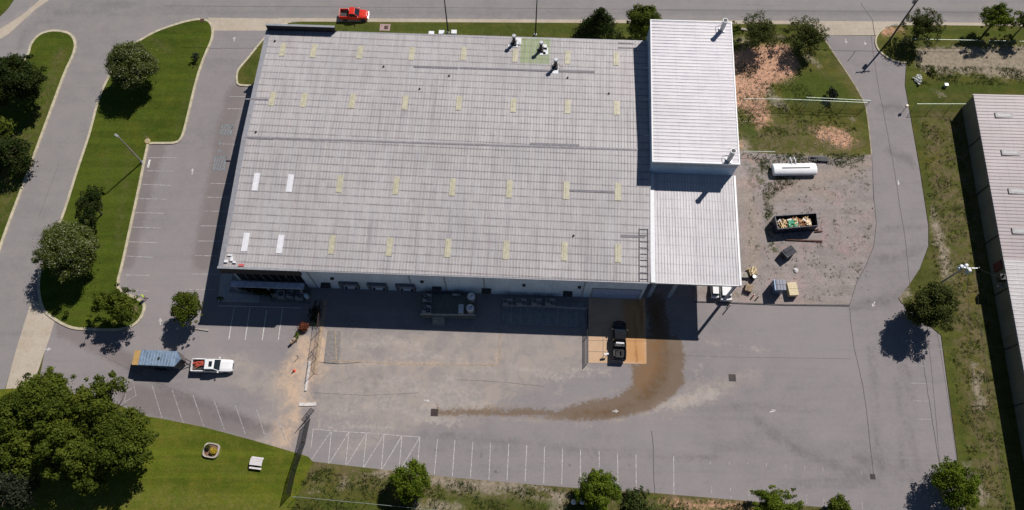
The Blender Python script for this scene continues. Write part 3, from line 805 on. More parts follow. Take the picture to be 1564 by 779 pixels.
m_wall = wall_mat('pale_wall_sheet', (.64, .74, .82))
m_roof = roof_mat('aged_roof_sheet', (.455, .438, .436), EXv, EYv, lap=1.30, panel=.49, lapk=.75, ribk=.34, dirt=(.175, .155, .168))
m_sky1 = mat('yellowed_skylight', (.46, .43, .31), .5, 0, .10, 1.5)
m_sky2 = mat('white_skylight', (.72, .72, .74), .4, 0, .04)
m_door = mat('dock_door', (.34, .38, .46), .5, 0, .06)

bld = thing('warehouse', 'large low warehouse with a wide weathered ribbed grey metal roof and rows of yellowed skylights', 'warehouse', BO)
w_ = MB(bl)
T = .3
NU = 64.6
w_.box(.15, 11.6, .9, .9 + T, 0, 8.3)                    # recessed office front
w_.box(11.6, LB - .1, .12, .12 + T, -.05, 8.34)          # south
w_.box(.15, .45, .9 + T, DB - .3, 0, 8.3)
w_.box(11.6, 11.9, .42, .9, 0, 8.34)
w_.box(.15, LB - .1, DB - .6, DB - .3, 0, 8.3)
w_.box(LB - .4, LB - .1, .42, DB - .6, 0, 8.34)
w_.build('wall', m_wall, bld)
# gable wedge walls close the ends under the roof
for u in (.15, LB - .4):
    g_ = MB(bl)
    g_.add([(u, .12, 8.28), (u + .3, .12, 8.28), (u + .3, DB - .3, 8.28), (u, DB - .3, 8.28), (u, VR, 9.32), (u + .3, VR, 9.32), (u, .12, 8.36), (u + .3, .12, 8.36), (u, DB - .3, 8.36), (u + .3, DB - .3, 8.36)],
           [(0, 3, 8, 4, 6), (1, 7, 5, 9, 2), (6, 4, 5, 7), (4, 8, 9, 5), (0, 6, 7, 1), (3, 2, 9, 8), (0, 1, 2, 3)])
    g_.build('gable', m_wall, bld)
r_ = MB(bl)
TH_ = .14
zb = lambda v: rz_of(v)
VN = 2 * VR
r_.add([(0, 0, EAVE - TH_), (LB, 0, EAVE - TH_), (LB, VR, RIDGE - TH_), (0, VR, RIDGE - TH_), (0, 0, EAVE), (LB, 0, EAVE), (LB, VR, RIDGE), (0, VR, RIDGE)],
       [(0, 3, 2, 1), (4, 5, 6, 7), (0, 1, 5, 4), (1, 2, 6, 5), (3, 0, 4, 7)])
r_.add([(0, DB, zb(DB) - TH_), (LB, DB, zb(DB) - TH_), (LB, VR, RIDGE - TH_), (0, VR, RIDGE - TH_), (0, DB, zb(DB)), (LB, DB, zb(DB)), (LB, VR, RIDGE), (0, VR, RIDGE)],
       [(0, 1, 2, 3), (4, 7, 6, 5), (0, 4, 5, 1), (1, 5, 6, 2), (3, 7, 4, 0)])
k = 0
u = .49
while u < LB - .2:                                       # standing ribs
    for v0, v1 in ((.02, VR - .15), (VR + .15, DB - .02)):
        z0, z1 = rz_of(v0), rz_of(v1)
        a, b = u - .035, u + .035
        r_.add([(a, v0, z0), (b, v0, z0), (b, v1, z1), (a, v1, z1), (a, v0, z0 + .05), (b, v0, z0 + .05), (b, v1, z1 + .05), (a, v1, z1 + .05)],
               [(4, 5, 6, 7), (0, 1, 5, 4), (1, 2, 6, 5), (2, 3, 7, 6), (3, 0, 4, 7)])
    u += .49
roof = r_.build('roof', m_roof, bld)
rc = MB(bl)
rc.add([(0, VR - .2, RIDGE + .03), (LB, VR - .2, RIDGE + .03), (LB, VR, RIDGE + .09), (0, VR, RIDGE + .09), (0, VR + .2, RIDGE + .03), (LB, VR + .2, RIDGE + .03)], [(0, 1, 2, 3), (3, 2, 5, 4)])
rc.build('ridge_cap', mat('ridge_metal', (.27, .255, .265), .6), roof)
for u0 in (-.12, LB + .0):                               # rake trim at both gables
    for v0, v1 in ((-.05, VR), (VR, DB + .05)):
        tr = MB(bl)
        z0, z1 = rz_of(max(0, v0)), rz_of(min(DB, v1))
        a, b = u0 - .05, u0 + (.75 if u0 < 1 else .12)
        tr.add([(a, v0, z0 + .055), (b, v0, z0 + .055), (b, v1, z1 + .055), (a, v1, z1 + .055), (a, v0, z0 - .35), (a, v1, z1 - .35), (a + .05, v0, z0 - .35), (a + .05, v1, z1 - .35)],
               [(0, 1, 2, 3), (0, 3, 5, 4), (4, 5, 7, 6)])
        tr.build('edge_trim', M_trim, roof)
gt = MB(bl)
gt.box(11.9, LB, -.20, -.03, EAVE - .18, EAVE - .03)
gt.build('gutter', M_trim, bld)
gn = MB(bl)
gn.box(12, LB, DB + .03, DB + .2, zb(DB) - .2, zb(DB) - .04)
gn.build('gutter', M_trim, bld)

def roofrect(mb, u0, u1, v0, v1, h0, h1):
    mb.add([(u0, v0, rz_of(v0) + h0), (u1, v0, rz_of(v0) + h0), (u1, v1, rz_of(v1) + h0), (u0, v1, rz_of(v1) + h0), (u0, v0, rz_of(v0) + h1), (u1, v0, rz_of(v0) + h1), (u1, v1, rz_of(v1) + h1), (u0, v1, rz_of(v1) + h1)],
           [(0, 3, 2, 1), (4, 5, 6, 7), (0, 1, 5, 4), (1, 2, 6, 5), (2, 3, 7, 6), (3, 0, 4, 7)])
rows = [([(432, 76), (479, 78), (550, 80), (629, 82), (708, 82), (787, 85), (867, 88), (941, 90)], 2.7),
        ([(416, 151), (464, 153), (538, 155), (619, 157), (701, 158), (784, 161), (867, 163), (942, 165)], 2.75),
        ([(391, 278), (443, 280), (519, 281), (605, 284), (691, 286), (778, 289), (865, 291), (944, 293)], 3.0),
        ([(375, 370), (428, 373), (507, 374), (595, 377), (684, 379), (773, 382), (862, 384), (944, 387)], 3.0)]
rr = random.Random(5)
for ri, (cs, ln) in enumerate(rows):
    for ci, (x, y) in enumerate(cs):
        u, v, z = on_roof(x, y)
        mb = MB(bl)
        white = ri >= 2 and ci < 2
        roofrect(mb, u - .46, u + .46, v - ln / 2, v + ln / 2, .01, .075)
        sk = mb.build('skylight', m_sky2 if white else m_sky1, roof)
        fr_ = MB(bl)
        roofrect(fr_, u - .10, u - .04, v - ln / 2 + .05, v + ln / 2 - .05, .076, .11)
        fr_.build('rib', m_sky2 if white else m_sky1, sk)
for (a, b, wd) in [((632, 102), (700, 104), .32), ((702, 104), (840, 108), .30), ((852, 108), (908, 110), .34), ((810, 219), (885, 223), .35), ((870, 291), (938, 293.5), .3), ((948, 360), (985, 362), .34), ((375, 151.5), (410, 152.5), .22), ((380, 210), (418, 212), .35), ((944, 66), (968, 66.5), .2), ((944, 73), (968, 73.5), .2)]:
    u0, v0, _z = on_roof(*a); u1, v1, _z = on_roof(*b)
    v = (v0 + v1) / 2
    mb = MB(bl); roofrect(mb, u0, u1, v - wd * .6, v + wd * .6, .02, .065)
    mb.build('lap_flashing', mat('dark_lap_metal', (.17, .16, .175), .6), roof)
# small plumbing vents
for x, y in [(586, 102), (686, 116), (641, 136), (867, 119), (930, 143), (391, 202), (876, 360), (420, 63)]:
    u, v, z = on_roof(x, y)
    mb = MB(); q = bl(u, v, z)
    mb.cyl(q[0], q[1], z, z + .30, .10, 8); mb.cyl(q[0], q[1], z, z + .08, .18, 8)
    mb.build('vent_pipe', M_dark, roof)
# green tinted area round the stacks
m_algae = roof_mat('algae_roof_sheet', (.30, .37, .20), EXv, EYv, lap=1.3, panel=.98, lapk=.5, ribk=.4, dirt=(.13, .15, .06), warm=(.40, .36, .12))
u0, v0, _z = on_roof(794, 96); u1, v1, _z = on_roof(843, 58)
mb = MB(bl)
uu = u0
mb_ = MB(bl); roofrect(mb_, u0, u1 - .2, v0, DB - .1, .004, .009)
mb_.build('algae_stained_sheets', m_algae, roof)
# exhaust stacks: flashing plate, curb, stack, cap
def stack(parent, q, z, h, r, plate, cap=True):
    s0 = MB(); s0.cyl(q[0], q[1], z + .35, z + h, r, 12)
    s = s0.build('exhaust_stack', M_dark, parent, smooth=False)
    c = MB(); c.ob((q[0], q[1], z + .2), (r * 3.4, r * 3.4, .4), BANG); c.build('curb', M_dark, s)
    c = MB()
    for dx, dy, sx, sy in plate:
        c.ob((q[0] + dx, q[1] + dy, z + .10), (sx, sy, .04), BANG + .02)
    c.build('flashing', M_white, s)
    if cap:
        c = MB(); c.cyl(q[0], q[1], z + h - .25, z + h + .02, r * 1.5, 12, r * 1.2); c.build('rain_cap', M_galv, s)
    for a in (0, 2.1, 4.2):
        g = MB(); g.tube([(q[0], q[1], z + h * .7), (q[0] + 1.1 * math.cos(a), q[1] + 1.1 * math.sin(a), z + .1)], .03, 4); g.build('guy_wire', M_dark, s)
for x, y, pl in [(785, 67, [(.7, .5, 1.1, 1.4), (-.2, -.5, 1.6, .5)]), (826, 77, [(.55, .6, 1.0, 1.1), (.8, -.2, .9, 1.4), (.3, -.7, 1.0, .6)]), (848, 103, [(.0, -.35, 1.0, 1.9)])]:
    u, v, z = on_roof(x, y)
    stack(roof, bl(u, v, z), z, 2.3, .26, pl)
# ladder-like pipe run on the roof beside the canopy
pr = MB(bl)
for u in (63.6, 64.9):
    roofrect(pr, u - .05, u + .05, .1, 8.6, .05, .15)
for k in range(9):
    roofrect(pr, 63.6, 64.9, .4 + k, .47 + k, .06, .12)
pr.build('roof_walkway', mat('grey_brown_metal', (.19, .18, .185), .8, 0, .2), roof)

# parapets and fascia at the office end
pa = MB(bl)
pa.box(-.15, 12.1, -.30, -.02, EAVE - 1.9, EAVE + .32)
pa.build('front_fascia', M_charcoal, bld)
pc = MB(bl); pc.box(-.15, 12.1, -.34, .02, EAVE + .323, EAVE + .38); pc.build('fascia_cap', M_galv, bld)
ub, vb = uv_of(U(512, 55, EAVE))
pa = MB(bl)
pa.box(.1, ub, DB - .1, DB + .2, 6.5, EAVE + 1.35)
pa.build('rear_parapet', M_charcoal, bld)
pc = MB(bl); pc.box(.05, ub + .05, DB - .14, DB + .24, EAVE + 1.353, EAVE + 1.42); pc.build('parapet_cap', M_galv, bld)
# bits on the corner of the roof
mb = MB(bl)
for u, v, a, b in [(.9, .9, .7, .5), (1.7, 1.3, .5, .9), (2.2, .8, .6, .4), (1.3, 1.9, .9, .3)]:
    mb.box(u - a * .4, u + a * .4, v - b * .4, v + b * .4, EAVE + .02, EAVE + .3)
mb.build('roof_corner_unit', M_white, roof, bevel=.03)
mb = MB(bl); mb.box(3.0, 3.7, .15, .5, EAVE + .02, EAVE + .4); mb.build('red_sign_back', mat('red_sheet', (.6, .12, .12), .5), roof)
# office front: glazing, ledge canopy, posts
mb = MB(bl)
mb.box(.6, 11.4, .80, .88, .4, 5.2)
gz = mb.build('glazing', M_glass, bld)
mb = MB(bl)
for i in range(9): mb.box(.7 + i * 1.3, .78 + i * 1.3, .74, .80, .4, 5.2)
mb.build('mullion', M_galv, gz)
mb = MB(bl); mb.box(.2, 11.7, -1.3, -.35, 3.1, 3.35); mb.build('entrance_canopy', mat('canopy_metal', (.42, .47, .58), .4), bld)
for i in range(3):
    mb = MB(bl); mb.box(.5 + i * 5.2, .7 + i * 5.2, -1.2, -1.0, .1, 3.1); mb.build('canopy_post', M_galv, bld)
# strip window awning on the west side
ua, va = uv_of(U(347, 256, 3.2)); ub_, vb_ = uv_of(U(352, 206, 3.2))
mb = MB(bl); mb.box(-1.9, .12, min(va, vb_) , max(va, vb_), 3.0, 3.2); aw = mb.build('side_awning', M_charcoal, bld)
mb = MB(bl); mb.box(-1.95, -1.6, min(va, vb_), max(va, vb_), 3.203, 3.3); mb.build('awning_edge', mat('awning_edge_metal', (.5, .55, .65), .4), aw)

# dock doors in the south wall
def wbox(mb, u0, u1, z0, z1, d0, d1):
    mb.box(u0, u1, .12 - d1, .12 - d0, z0, z1)
for tl, br in [((521.5, 433.5), (545, 443)), ((564.5, 434.5), (587, 444)), ((607.5, 435.5), (631, 445))]:
    u0, z1 = wallpt(*tl, -.05); u1 = u0 + 2.3
    z1 = 3.2; z0 = 1.1
    mb = MB(bl); wbox(mb, u0, u1, z0, z1, .01, .06); d = mb.build('dock_door', m_door, bld)
    mb = MB(bl); wbox(mb, u0 - .35, u0, z0 - .2, z1 + .35, .01, .5); wbox(mb, u1, u1 + .35, z0 - .2, z1 + .35, .01, .5); wbox(mb, u0, u1, z1, z1 + .35, .01, .5)
    mb.build('dock_seal', mat('grey_seal_vinyl', (.10, .11, .13), .7), d)
    mb = MB(bl)
    for q in range(3): wbox(mb, u0 + .1, u1 - .1, z0 + .5 + q * .55, z0 + .54 + q * .55, .062, .08)
    mb.build('panel_joint', M_trim, d)
    for q in (u0 + .2, u1 - .5):
        mb = MB(bl); wbox(mb, q, q + .3, .5, 1.0, .01, .25); mb.build('bumper', M_rubber, d)
u0, z1 = wallpt(906.5, 441.8, -.05); u1, _z = wallpt(979.5, 444, -.05)
mb = MB(bl); wbox(mb, u0, u1, .1, 4.4, .01, .05); d = mb.build('roller_door', mat('roller_door_blue', (.36, .44, .62), .45), bld)
mb = MB(bl)
for q in range(7): wbox(mb, u0 + .05, u1 - .05, .6 + q * .55, .63 + q * .55, .052, .065)
mb.build('slat_joint', M_trim, d)
mb = MB(bl); wbox(mb, u0 - .18, u0, .1, 4.6, .01, .12); wbox(mb, u1, u1 + .18, .1, 4.6, .01, .12); wbox(mb, u0, u1, 4.4, 4.6, .01, .12); mb.build('door_frame', M_trim, d)
# walk doors, lamps and downpipes
for px in (506, 669, 744, 866):
    u, _z = wallpt(px, 446 if px < 700 else 452, -.02)
    mb = MB(bl); wbox(mb, u - .5, u + .5, .4, 2.5, .01, .06); dd = mb.build('walk_door', M_charcoal, bld)
    mb = MB(bl); wbox(mb, u - .75, u + .75, 2.55, 2.65, .01, .9); mb.build('door_hood', M_dark, dd)
for u in (13, 28.5, 33.9, 40, 55.5):
    mb = MB(bl); wbox(mb, u, u + .14, .2, 8.3, .01, .13); mb.build('downpipe', M_cabinet, bld)
for u in (16.2, 30.2, 46, 54.6):
    mb = MB(bl); wbox(mb, u, u + .5, 5.0, 5.3, .01, .35); mb.build('wall_lamp', M_dark, bld)

# ================================================================== TALL BLOCK
BTOP = 12.6
m_blkroof = roof_mat('white_roof_sheet', (.68, .655, .67), EYv, EXv, lap=3.4, panel=.62, lapk=.16, ribk=.75, dirt=(.34, .325, .37), warm=(.72, .60, .56))
m_canroof = roof_mat('pale_roof_sheet', (.60, .58, .59), EXv, EYv, lap=1.55, panel=.45, lapk=.30, ribk=.55, dirt=(.27, .255, .28), warm=(.66, .56, .52))
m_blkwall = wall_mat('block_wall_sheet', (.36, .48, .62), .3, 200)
BU0, BU1, BV0, BV1 = 65.1, 78.5, 18.3, 44.9
blk = thing('tall_block', 'tall square-cornered metal block with a bright white ribbed roof rising beside the warehouse', 'building', BO)
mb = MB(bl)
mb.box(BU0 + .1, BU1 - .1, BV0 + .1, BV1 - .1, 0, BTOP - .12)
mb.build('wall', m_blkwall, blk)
mb = MB(bl)
def zs(u): return BTOP - .10 + .0 * u
mb.box(BU0, BU1, BV0, BV1, BTOP - .10, BTOP)
v = BV0 + .31
while v < BV1 - .1:
    mb.box(BU0 + .02, BU1 - .02, v - .04, v + .04, BTOP - .01, BTOP + .05)
    v += .62
br = mb.build('roof', m_blkroof, blk)
mb = MB(bl)
mb.box(BU0 - .06, BU1 + .06, BV0 - .06, BV0 + .22, BTOP - .3, BTOP + .07)
mb.box(BU0 - .06, BU1 + .06, BV1 - .12, BV1 + .06, BTOP - .3, BTOP + .07)
mb.box(BU0 - .06, BU0 + .12, BV0 + .22, BV1 - .12, BTOP - .3, BTOP + .07)
mb.box(BU1 - .12, BU1 + .06, BV0 + .22, BV1 - .12, BTOP - .3, BTOP + .07)
mb.build('edge_trim', M_white, br)
mb = MB(bl); mb.box(BU0 + .3, BU1 - .1, BV0 + .0, BV0 + .09, BTOP - 1.25, BTOP - .33); mb.build('wall_band', mat('grey_green_band', (.28, .33, .36), .5), blk)
for (x, y, h) in [(1102, 46.5, 2.6), (1112.5, 245.5, 3.1)]:
    p = U(x, y, BTOP) - BO
    mb = MB(); mb.cyl(p.x, p.y, BTOP, BTOP + h, .37, 16); fl = mb.build('flue', M_galv, blk)
    mb = MB(); mb.cyl(p.x, p.y, BTOP + h - .10, BTOP + h + .04, .44, 16); mb.build('flue_rim', M_white, fl)
    mb = MB(); mb.cyl(p.x, p.y, BTOP + h + .042, BTOP + h + .05, .34, 16); mb.build('flue_mouth', M_dark, fl)
    mb = MB(); mb.ob((p.x, p.y, BTOP + .12), (.9, .9, .16), BANG); mb.build('flue_curb', M_galv, fl)
    mb = MB(); mb.tube([(p.x, p.y, BTOP + h * .6), (p.x - .9, p.y + .7, BTOP + .1)], .04, 5); mb.build('brace', M_dark, fl)
mb = MB(bl)
for v in (30.5, 36.5, 23.8):
    mb.tube([(BU0 - .9, v, 11.0), (BU0 + .1, v, 11.0)], .08, 6)
mb.build('wall_bracket', M_galv, blk)

# ================================================================== OPEN CANOPY
can = thing('loading_canopy', 'open fronted loading canopy with a pale ribbed roof below the tall white block', 'canopy', BO)
CZ = 8.62
mb = MB(bl)
mb.box(LB + .12, 78.85, -.06, BV0 + .05, CZ - .12, CZ)
u = LB + .45
while u < 78.8:
    mb.box(u - .035, u + .035, -.05, BV0, CZ - .01, CZ + .05)
    u += .45
cr_ = mb.build('roof', m_canroof, can)
mb = MB(bl); mb.box(LB + .13, LB + .8, -.1, BV0, CZ + .051, CZ + .085); mb.build('edge_trim', M_white, cr_)
mb = MB(bl); mb.box(78.6, 78.9, -.1, BV0 + .05, CZ + .051, CZ + .09); mb.build('edge_trim', M_white, cr_)
mb = MB(bl); mb.box(LB + .1, 78.85, -.16, -.07, CZ - .45, CZ + .02); mb.build('front_beam', M_galv, can)
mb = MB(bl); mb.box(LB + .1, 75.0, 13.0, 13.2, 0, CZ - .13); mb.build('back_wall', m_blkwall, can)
for (u, v, s_) in [(66.3, .5, .45), (69.5, .5, .45), (78.35, .3, .34), (78.35, 9, .3), (66.0, 9, .4)]:
    mb = MB(bl)
    mb.box(u - s_ / 2, u + s_ / 2, v - s_ * .1, v + s_ * .1, 0, CZ - .46)
    mb.box(u - s_ / 2, u - s_ / 2 + .08, v - s_ / 2, v + s_ / 2, 0, CZ - .46)
    mb.box(u + s_ / 2 - .08, u + s_ / 2, v - s_ / 2, v + s_ / 2, 0, CZ - .46)
    mb.build('column', mat('column_steel', (.40, .45, .52), .45), can)
mb = MB(bl)
for v in (4, 9, 14):
    mb.box(LB + .3, 78.3, v - .1, v + .1, CZ - .6, CZ - .13)
mb.build('rafter', M_galv, can)

# ================================================================== NEIGHBOUR BUILDING (east)
EE = 4.2
pa_ = U(1486.5, 143.5, EE); pb_ = U(1536, 414, EE); 
edir = (pb_ - pa_).normalized(); eper = Vector((-edir.y, edir.x, 0))
if eper.x < 0: eper = -eper
nb = thing('neighbour_warehouse', 'long low building at the right edge, olive wall and two tone ribbed roof', 'warehouse', Vector((pa_.x, pa_.y, 0)))
def nf(a, b, z):                      # a = along the wall to the south, b = eastwards into the building
    q = edir * a + eper * b
    return (q.x, q.y, z)
NLEN, NW = 95, 40
m_nroof = roof_mat('pinkish_roof_sheet', (.38, .325, .33), (edir.x, edir.y), (eper.x, eper.y), lap=1.6, panel=.62, lapk=.25, ribk=.75, dirt=(.22, .18, .18), warm=(.42, .34, .33))
m_nroof2 = roof_mat('light_roof_sheet', (.52, .50, .50), (edir.x, edir.y), (eper.x, eper.y), lap=1.6, panel=.62, lapk=.15, ribk=.6, dirt=(.22, .20, .21), warm=(.55, .46, .45))
m_nwall = wall_mat('olive_wall', (.17, .175, .135), .35, 9)
mb = MB(nf); mb.box(.15, NLEN, .15, NW, 0, EE - .15); mb.build('wall', m_nwall, nb)
asplit = (U(1533, 397, EE) - pa_).dot(edir)
def slope(mb, a0, a1, h0, h1):
    z0, z1 = EE, EE + .9
    mb.add([(a0, 0, z0 + h0), (a1, 0, z0 + h0), (a1, NW / 2, z1 + h0), (a0, NW / 2, z1 + h0), (a0, 0, z0 + h1), (a1, 0, z0 + h1), (a1, NW / 2, z1 + h1), (a0, NW / 2, z1 + h1)],
           [(0, 3, 2, 1), (4, 5, 6, 7), (0, 1, 5, 4), (1, 2, 6, 5), (3, 0, 4, 7)])
    mb.add([(a0, NW / 2, z1 + h0), (a1, NW / 2, z1 + h0), (a1, NW, z0 + h0), (a0, NW, z0 + h0), (a0, NW / 2, z1 + h1), (a1, NW / 2, z1 + h1), (a1, NW, z0 + h1), (a0, NW, z0 + h1)],
           [(0, 3, 2, 1), (4, 5, 6, 7), (1, 2, 6, 5), (2, 3, 7, 6), (3, 0, 4, 7)])
mb = MB(nf); slope(mb, 0, asplit, -.12, 0)
a = .3
while a < asplit - .1: slope(mb, a - .04, a + .04, -.01, .05); a += .62
nr = mb.build('roof', m_nroof, nb)
mb = MB(nf); slope(mb, asplit + .01, NLEN, -.10, .03)
a = asplit + .3
while a < NLEN: slope(mb, a - .04, a + .04, 0, .08); a += .62
mb.build('roof', m_nroof2, nb)
mb = MB(nf); mb.box(-.05, NLEN, -.05, .12, EE - .2, EE - .125); mb.build('edge_trim', M_trim, nb)
for x, y in [(1535, 175), (1545, 232), (1556, 291), (1562, 352)]:
    p = U(x, y, EE + .5) - pa_
    a, b = p.dot(edir), p.dot(eper)
    z = EE + .9 * b / (NW / 2)
    mb = MB(nf); mb.box(a - .5, a + .5, b - 1.5, b + 1.5, z - .02, z + .13); s_ = mb.build('skylight', mat('frosted_skylight', (.33, .31, .305), .6), nr)
    mb = MB(nf); mb.box(a - .2, a + .2, b - 1.2, b + 1.0, z + .131, z + .15); mb.build('pane', M_cabinet, s_)
# red awning panel and a wall unit
a = (U(1520, 408, 2) - pa_).dot(edir)
mb = MB(nf); mb.box(a - .7, a + .7, -.05, .14, 1.4, 3.4); mb.build('red_door', mat('faded_red_door', (.12, .025, .025), .7), nb)
mb = MB(nf); mb.box(a + 1.9, a + 2.9, -.9, .14, 2.9, 4.1); mb.box(a + 2.1, a + 2.4, -.6, -.3, 4.1, 4.6); mb.build('wall_unit', M_dark, nb, bevel=.05)
mb = MB(nf); mb.box(a + 3.2, a + 3.6, -.6, .14, 2.4, 2.8); mb.build('lamp', M_galv, nb)
for aa in (8.2, 17.2, 26.2, 35.2, 44.2, 53):
    mb = MB(nf); mb.box(aa, aa + .12, .02, .14, .1, EE - .2); mb.build('wall_joint', M_dark, nb)

# ================================================================== TREES
def leaf_mat(name, c1, c2, c3=None, bloom=None):
    n = NT(name)
    t = n.attr('tone')
    c = n.mix(n.ramp(t, .05, .95), c1, c2)
    if c3: c = n.mix(n.ramp(t, .82, .98), c, c3)
    if bloom: c = n.mix(n.attr('bloom'), c, bloom)
    n.color(c)
    n.b.inputs['Roughness'].default_value = .55
    n.b.inputs['Specular IOR Level'].default_value = .08
    tr_ = n.node('ShaderNodeBsdfTranslucent')
    n.link(c, tr_.inputs[0])
    mx = n.node('ShaderNodeMixShader'); mx.inputs[0].default_value = .32
    n.link(n.b.outputs[0], mx.inputs[1]); n.link(tr_.outputs[0], mx.inputs[2])
    out = n.t.nodes['Material Output']
    n.link(mx.outputs[0], out.inputs[0])
    return n.m
L_dark = leaf_mat('dark_evergreen_leaves', (.016, .028, .006), (.048, .070, .015))
L_mid = leaf_mat('green_leaves', (.042, .064, .008), (.135, .165, .020), (.18, .19, .035))
L_bright = leaf_mat('bright_leaves', (.042, .075, .005), (.16, .215, .020), (.20, .25, .03))
L_olive = leaf_mat('olive_leaves', (.045, .058, .012), (.11, .125, .030), (.11, .115, .06))
L_bloom = leaf_mat('blossoming_leaves', (.052, .072, .012), (.13, .155, .030), None, (.40, .41, .26))
L_grey = leaf_mat('grey_green_leaves', (.022, .030, .018), (.052, .066, .036))
L_brown = leaf_mat('brown_foliage', (.12, .04, .02), (.26, .09, .05))
L_yellow = leaf_mat('yellow_foliage', (.45, .33, .03), (.75, .60, .06))
L_weed = leaf_mat('weed_leaves', (.035, .055, .012), (.09, .12, .03), (.17, .15, .06))
M_bark = mat('tree_bark', (.09, .065, .045), .95, 0, .2, 3)

def leaves_mesh(name, pos, nrm, size, tone, bloom, material, rng, aspect=.6):
    n = len(pos)
    nrm = nrm / np.maximum(1e-6, np.linalg.norm(nrm, axis=1))[:, None]
    rv = rng.normal(size=(n, 3))
    a = np.cross(nrm, rv); a /= np.maximum(1e-6, np.linalg.norm(a, axis=1))[:, None]
    b = np.cross(nrm, a)
    s_ = (size * rng.uniform(.5, 1.45, n))[:, None] / 2
    droop = nrm * s_ * rng.uniform(-.5, .1, n)[:, None]
    v = np.empty((n, 4, 3))
    v[:, 0] = pos - a * s_ + droop
    v[:, 1] = pos - b * s_ * aspect
    v[:, 2] = pos + a * s_ + droop
    v[:, 3] = pos + b * s_ * aspect
    me = bpy.data.meshes.new(name)
    me.vertices.add(n * 4); me.loops.add(n * 4); me.polygons.add(n)
    me.vertices.foreach_set('co', v.reshape(-1).astype(np.float32))
    me.loops.foreach_set('vertex_index', np.arange(n * 4, dtype=np.int32))
    me.polygons.foreach_set('loop_start', np.arange(0, n * 4, 4, dtype=np.int32))
    try:
        me.polygons.foreach_set('loop_total', np.full(n, 4, dtype=np.int32))
    except Exception:
        pass
    for nm, arr in (('tone', tone), ('bloom', bloom)):
        at = me.attributes.new(nm, 'FLOAT', 'POINT')
        at.data.foreach_set('value', np.repeat(arr, 4).astype(np.float32))
    me.materials.append(material)
    me.update(calc_edges=True)
    me.validate()
    o = bpy.data.objects.new(name, me)
    C.objects.link(o)
    return o

def crown(kind, r, rz, rng, dens, size):
    """leaf positions about the crown centre"""
    L = []
    if kind == 'round':
        nl = int(34 + r * 5)
        for _ in range(nl):
            d = rng.normal(size=3); d /= np.linalg.norm(d)
            if d[2] < -.55: d[2] = -d[2]
            L.append((d * np.array([r, r, rz]) * rng.uniform(.68, .80), r * rng.uniform(.20, .28)))
        L.append((np.zeros(3), r * .74))
    elif kind == 'dense':
        nl = int(34 + r * 8)
        for _ in range(nl):
            d = rng.normal(size=3); d /= np.linalg.norm(d)
            if d[2] < -.5: d[2] = -d[2]
            L.append((d * np.array([r, r, rz]) * rng.uniform(.55, .90), r * rng.uniform(.15, .27)))
        L.append((np.zeros(3), r * .62))
    elif kind == 'loose':
        nl = int(26 + r * 6)
        for _ in range(nl):
            d = rng.normal(size=3); d /= np.linalg.norm(d)
            if d[2] < -.4: d[2] *= -.6
            L.append((d * np.array([r, r, rz]) * rng.uniform(.30, 1.0), r * rng.uniform(.12, .25)))
        L.append((np.array([0, 0, 0]), r * .38))
    elif kind == 'conifer':
        for i in range(int(26 + r * 6)):
            t = rng.uniform(0, 1) ** .8
            a = rng.uniform(0, 2 * math.pi)
            rad = r * (1 - t) * rng.uniform(.45, .85)
            L.append((np.array([rad * math.cos(a), rad * math.sin(a), (t * 1.9 - .8) * rz]), r * (.12 + .24 * (1 - t)) * rng.uniform(.8, 1.2)))
    for _ in range(int(10 + r * 3)):                     # sprigs that break the outline
        d = rng.normal(size=3); d /= np.linalg.norm(d); d[2] = abs(d[2]) * .6
        if kind != 'conifer': L.append((d * np.array([r, r, rz]) * rng.uniform(.9, 1.12), r * rng.uniform(.06, .12)))
    P, N, T, B = [], [], [], []
    for c, lr in L:
        n = int(dens * lr * lr * 12.6)
        d = rng.normal(size=(n, 3)); d /= np.linalg.norm(d, axis=1)[:, None]
        sc_ = rng.uniform(.55, 1.08, n) + (rng.uniform(size=n) < .22) * rng.uniform(0, .55, n)
        q = c + d * lr * sc_[:, None] * np.array([1, 1, .82])
        P.append(q)
        N.append(d * .8 + np.array([0, 0, .45]) + rng.normal(size=(n, 3)) * .55)
        T.append(np.clip(rng.uniform(.1, .9) * .55 + rng.uniform(0, 1, n) * .45, 0, 1))
        out = np.linalg.norm(q / np.array([r, r, rz]), axis=1)
        B.append(((rng.uniform(size=n) < .18) & (out > .78) & (q[:, 2] > -.25 * rz)).astype(float) * rng.uniform(.3, 1, n))
    return np.concatenate(P), np.concatenate(N), np.concatenate(T), np.concatenate(B)

def rad_at(px, py, rpx, z):
    return (U(px + rpx, py, z) - U(px, py, z)).length

